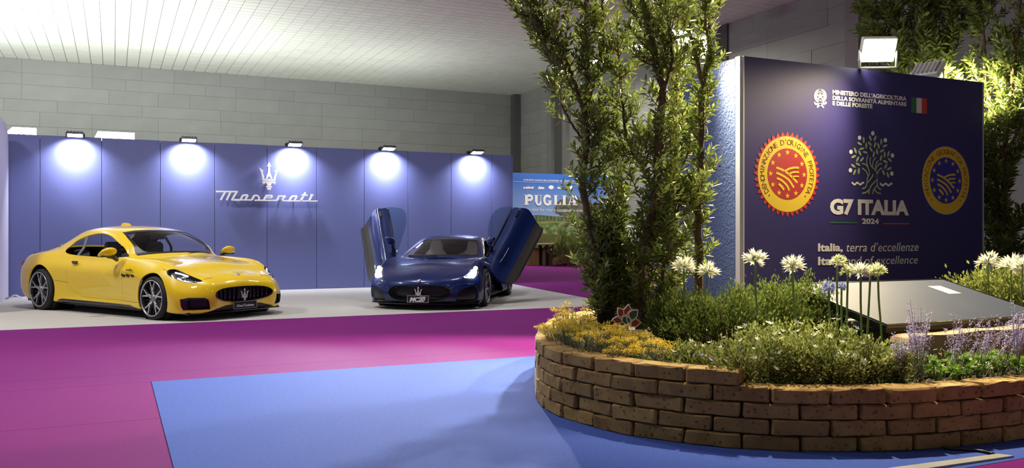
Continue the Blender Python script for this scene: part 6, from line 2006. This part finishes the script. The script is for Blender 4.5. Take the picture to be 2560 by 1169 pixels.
    script_text('plate_lettering', 'Cielo', pm @ Matrix.Translation((.085, .036, .013)), M['print_white'], pl, .10, .0, .3)
    # underbody, cabin
    MB().box(-2.0, 1.75, -.80, .80, .10, .15).build('underbody', M['black'], car)
    MB().box(-.75, .95, -.74, .74, .15, .26).build('cabin_floor', M['cabin'], car)
    MB().box(-.98, -.80, -.70, .70, .15, 1.02).build('rear_bulkhead', M['cabin'], car)
    MB().prism([(1.0, .55), (.98, .83), (.80, .875), (.60, .84), (.50, .74), (.55, .55)], -.76, .76, lambda a, b, d: (a, d, b)).build('dashboard', M['cabin2'], car)
    MB().box(-.6, .55, -.10, .10, .26, .52).build('centre_console', M['cabin2'], car)
    for y in (.37, -.37): seat(car, -.08, y, .34, M['seat_pale'], M['seat_dark'], .80)
    swm = Matrix.Translation((.40, .37, .76)) @ Matrix.Rotation(R_(-68), 4, 'Y')
    so_ = MB().tube([(swm @ Vector((.18 * math.cos(a), .18 * math.sin(a), 0))) for a in np.linspace(0, 2 * PI, 25)], .014, 6, cap=False).build('steering_wheel', M['cabin'], car)
    MB().box(-.17, .17, -.02, .02, -.012, .012, swm).build('wheel_hub', M['cabin2'], so_)
    MB().cbox(.02, .06, -.15, .15, 1.09, 1.155, .015).build('interior_mirror', M['cabin'], car)
    MB().tube([(1.0, .0, .905), (.93, -.30, .90), (.80, -.58, .898)], .008, 5).build('wiper', M['black'], car)
    def warp(p):
        z = p[:, 2]
        return np.stack([p[:, 0], p[:, 1], np.where(z < .88, z * ZS, .88 * ZS + (z - .88) * 1.11)], 1)
    warp_tree(car, warp)
    # swing each door up and forward about its hinge
    Rm = np.array([[0.621, 0.736, 0.269], [-0.306, 0.544, -0.782], [-0.721, 0.404, 0.563]])
    piv, tgt = np.array([.85, .88, .564]), np.array([.8285, 1.004, .539])
    for d, s in doors:
        fl = np.array([1, s, 1.])
        for o in [d] + list(d.children):
            n = len(o.data.vertices)
            co = np.empty(n * 3); o.data.vertices.foreach_get('co', co); co = co.reshape(-1, 3) * fl
            co = ((co - piv) @ Rm.T + tgt) * fl
            o.data.vertices.foreach_set('co', co.ravel()); o.data.update()
    for k in ('headlight_beam',):
        for o in bpy.data.objects:
            if o.name.startswith(k): o.location.z *= ZS
    drop(c_pa, c_op, c_ws, c_wsi, c_af, c_ar, c_do, c_di, c_lowd, c_hl, c_hli, c_gr, c_gri, c_sd, c_lp, c_si, c_by)
    return car
BC = build_blue()
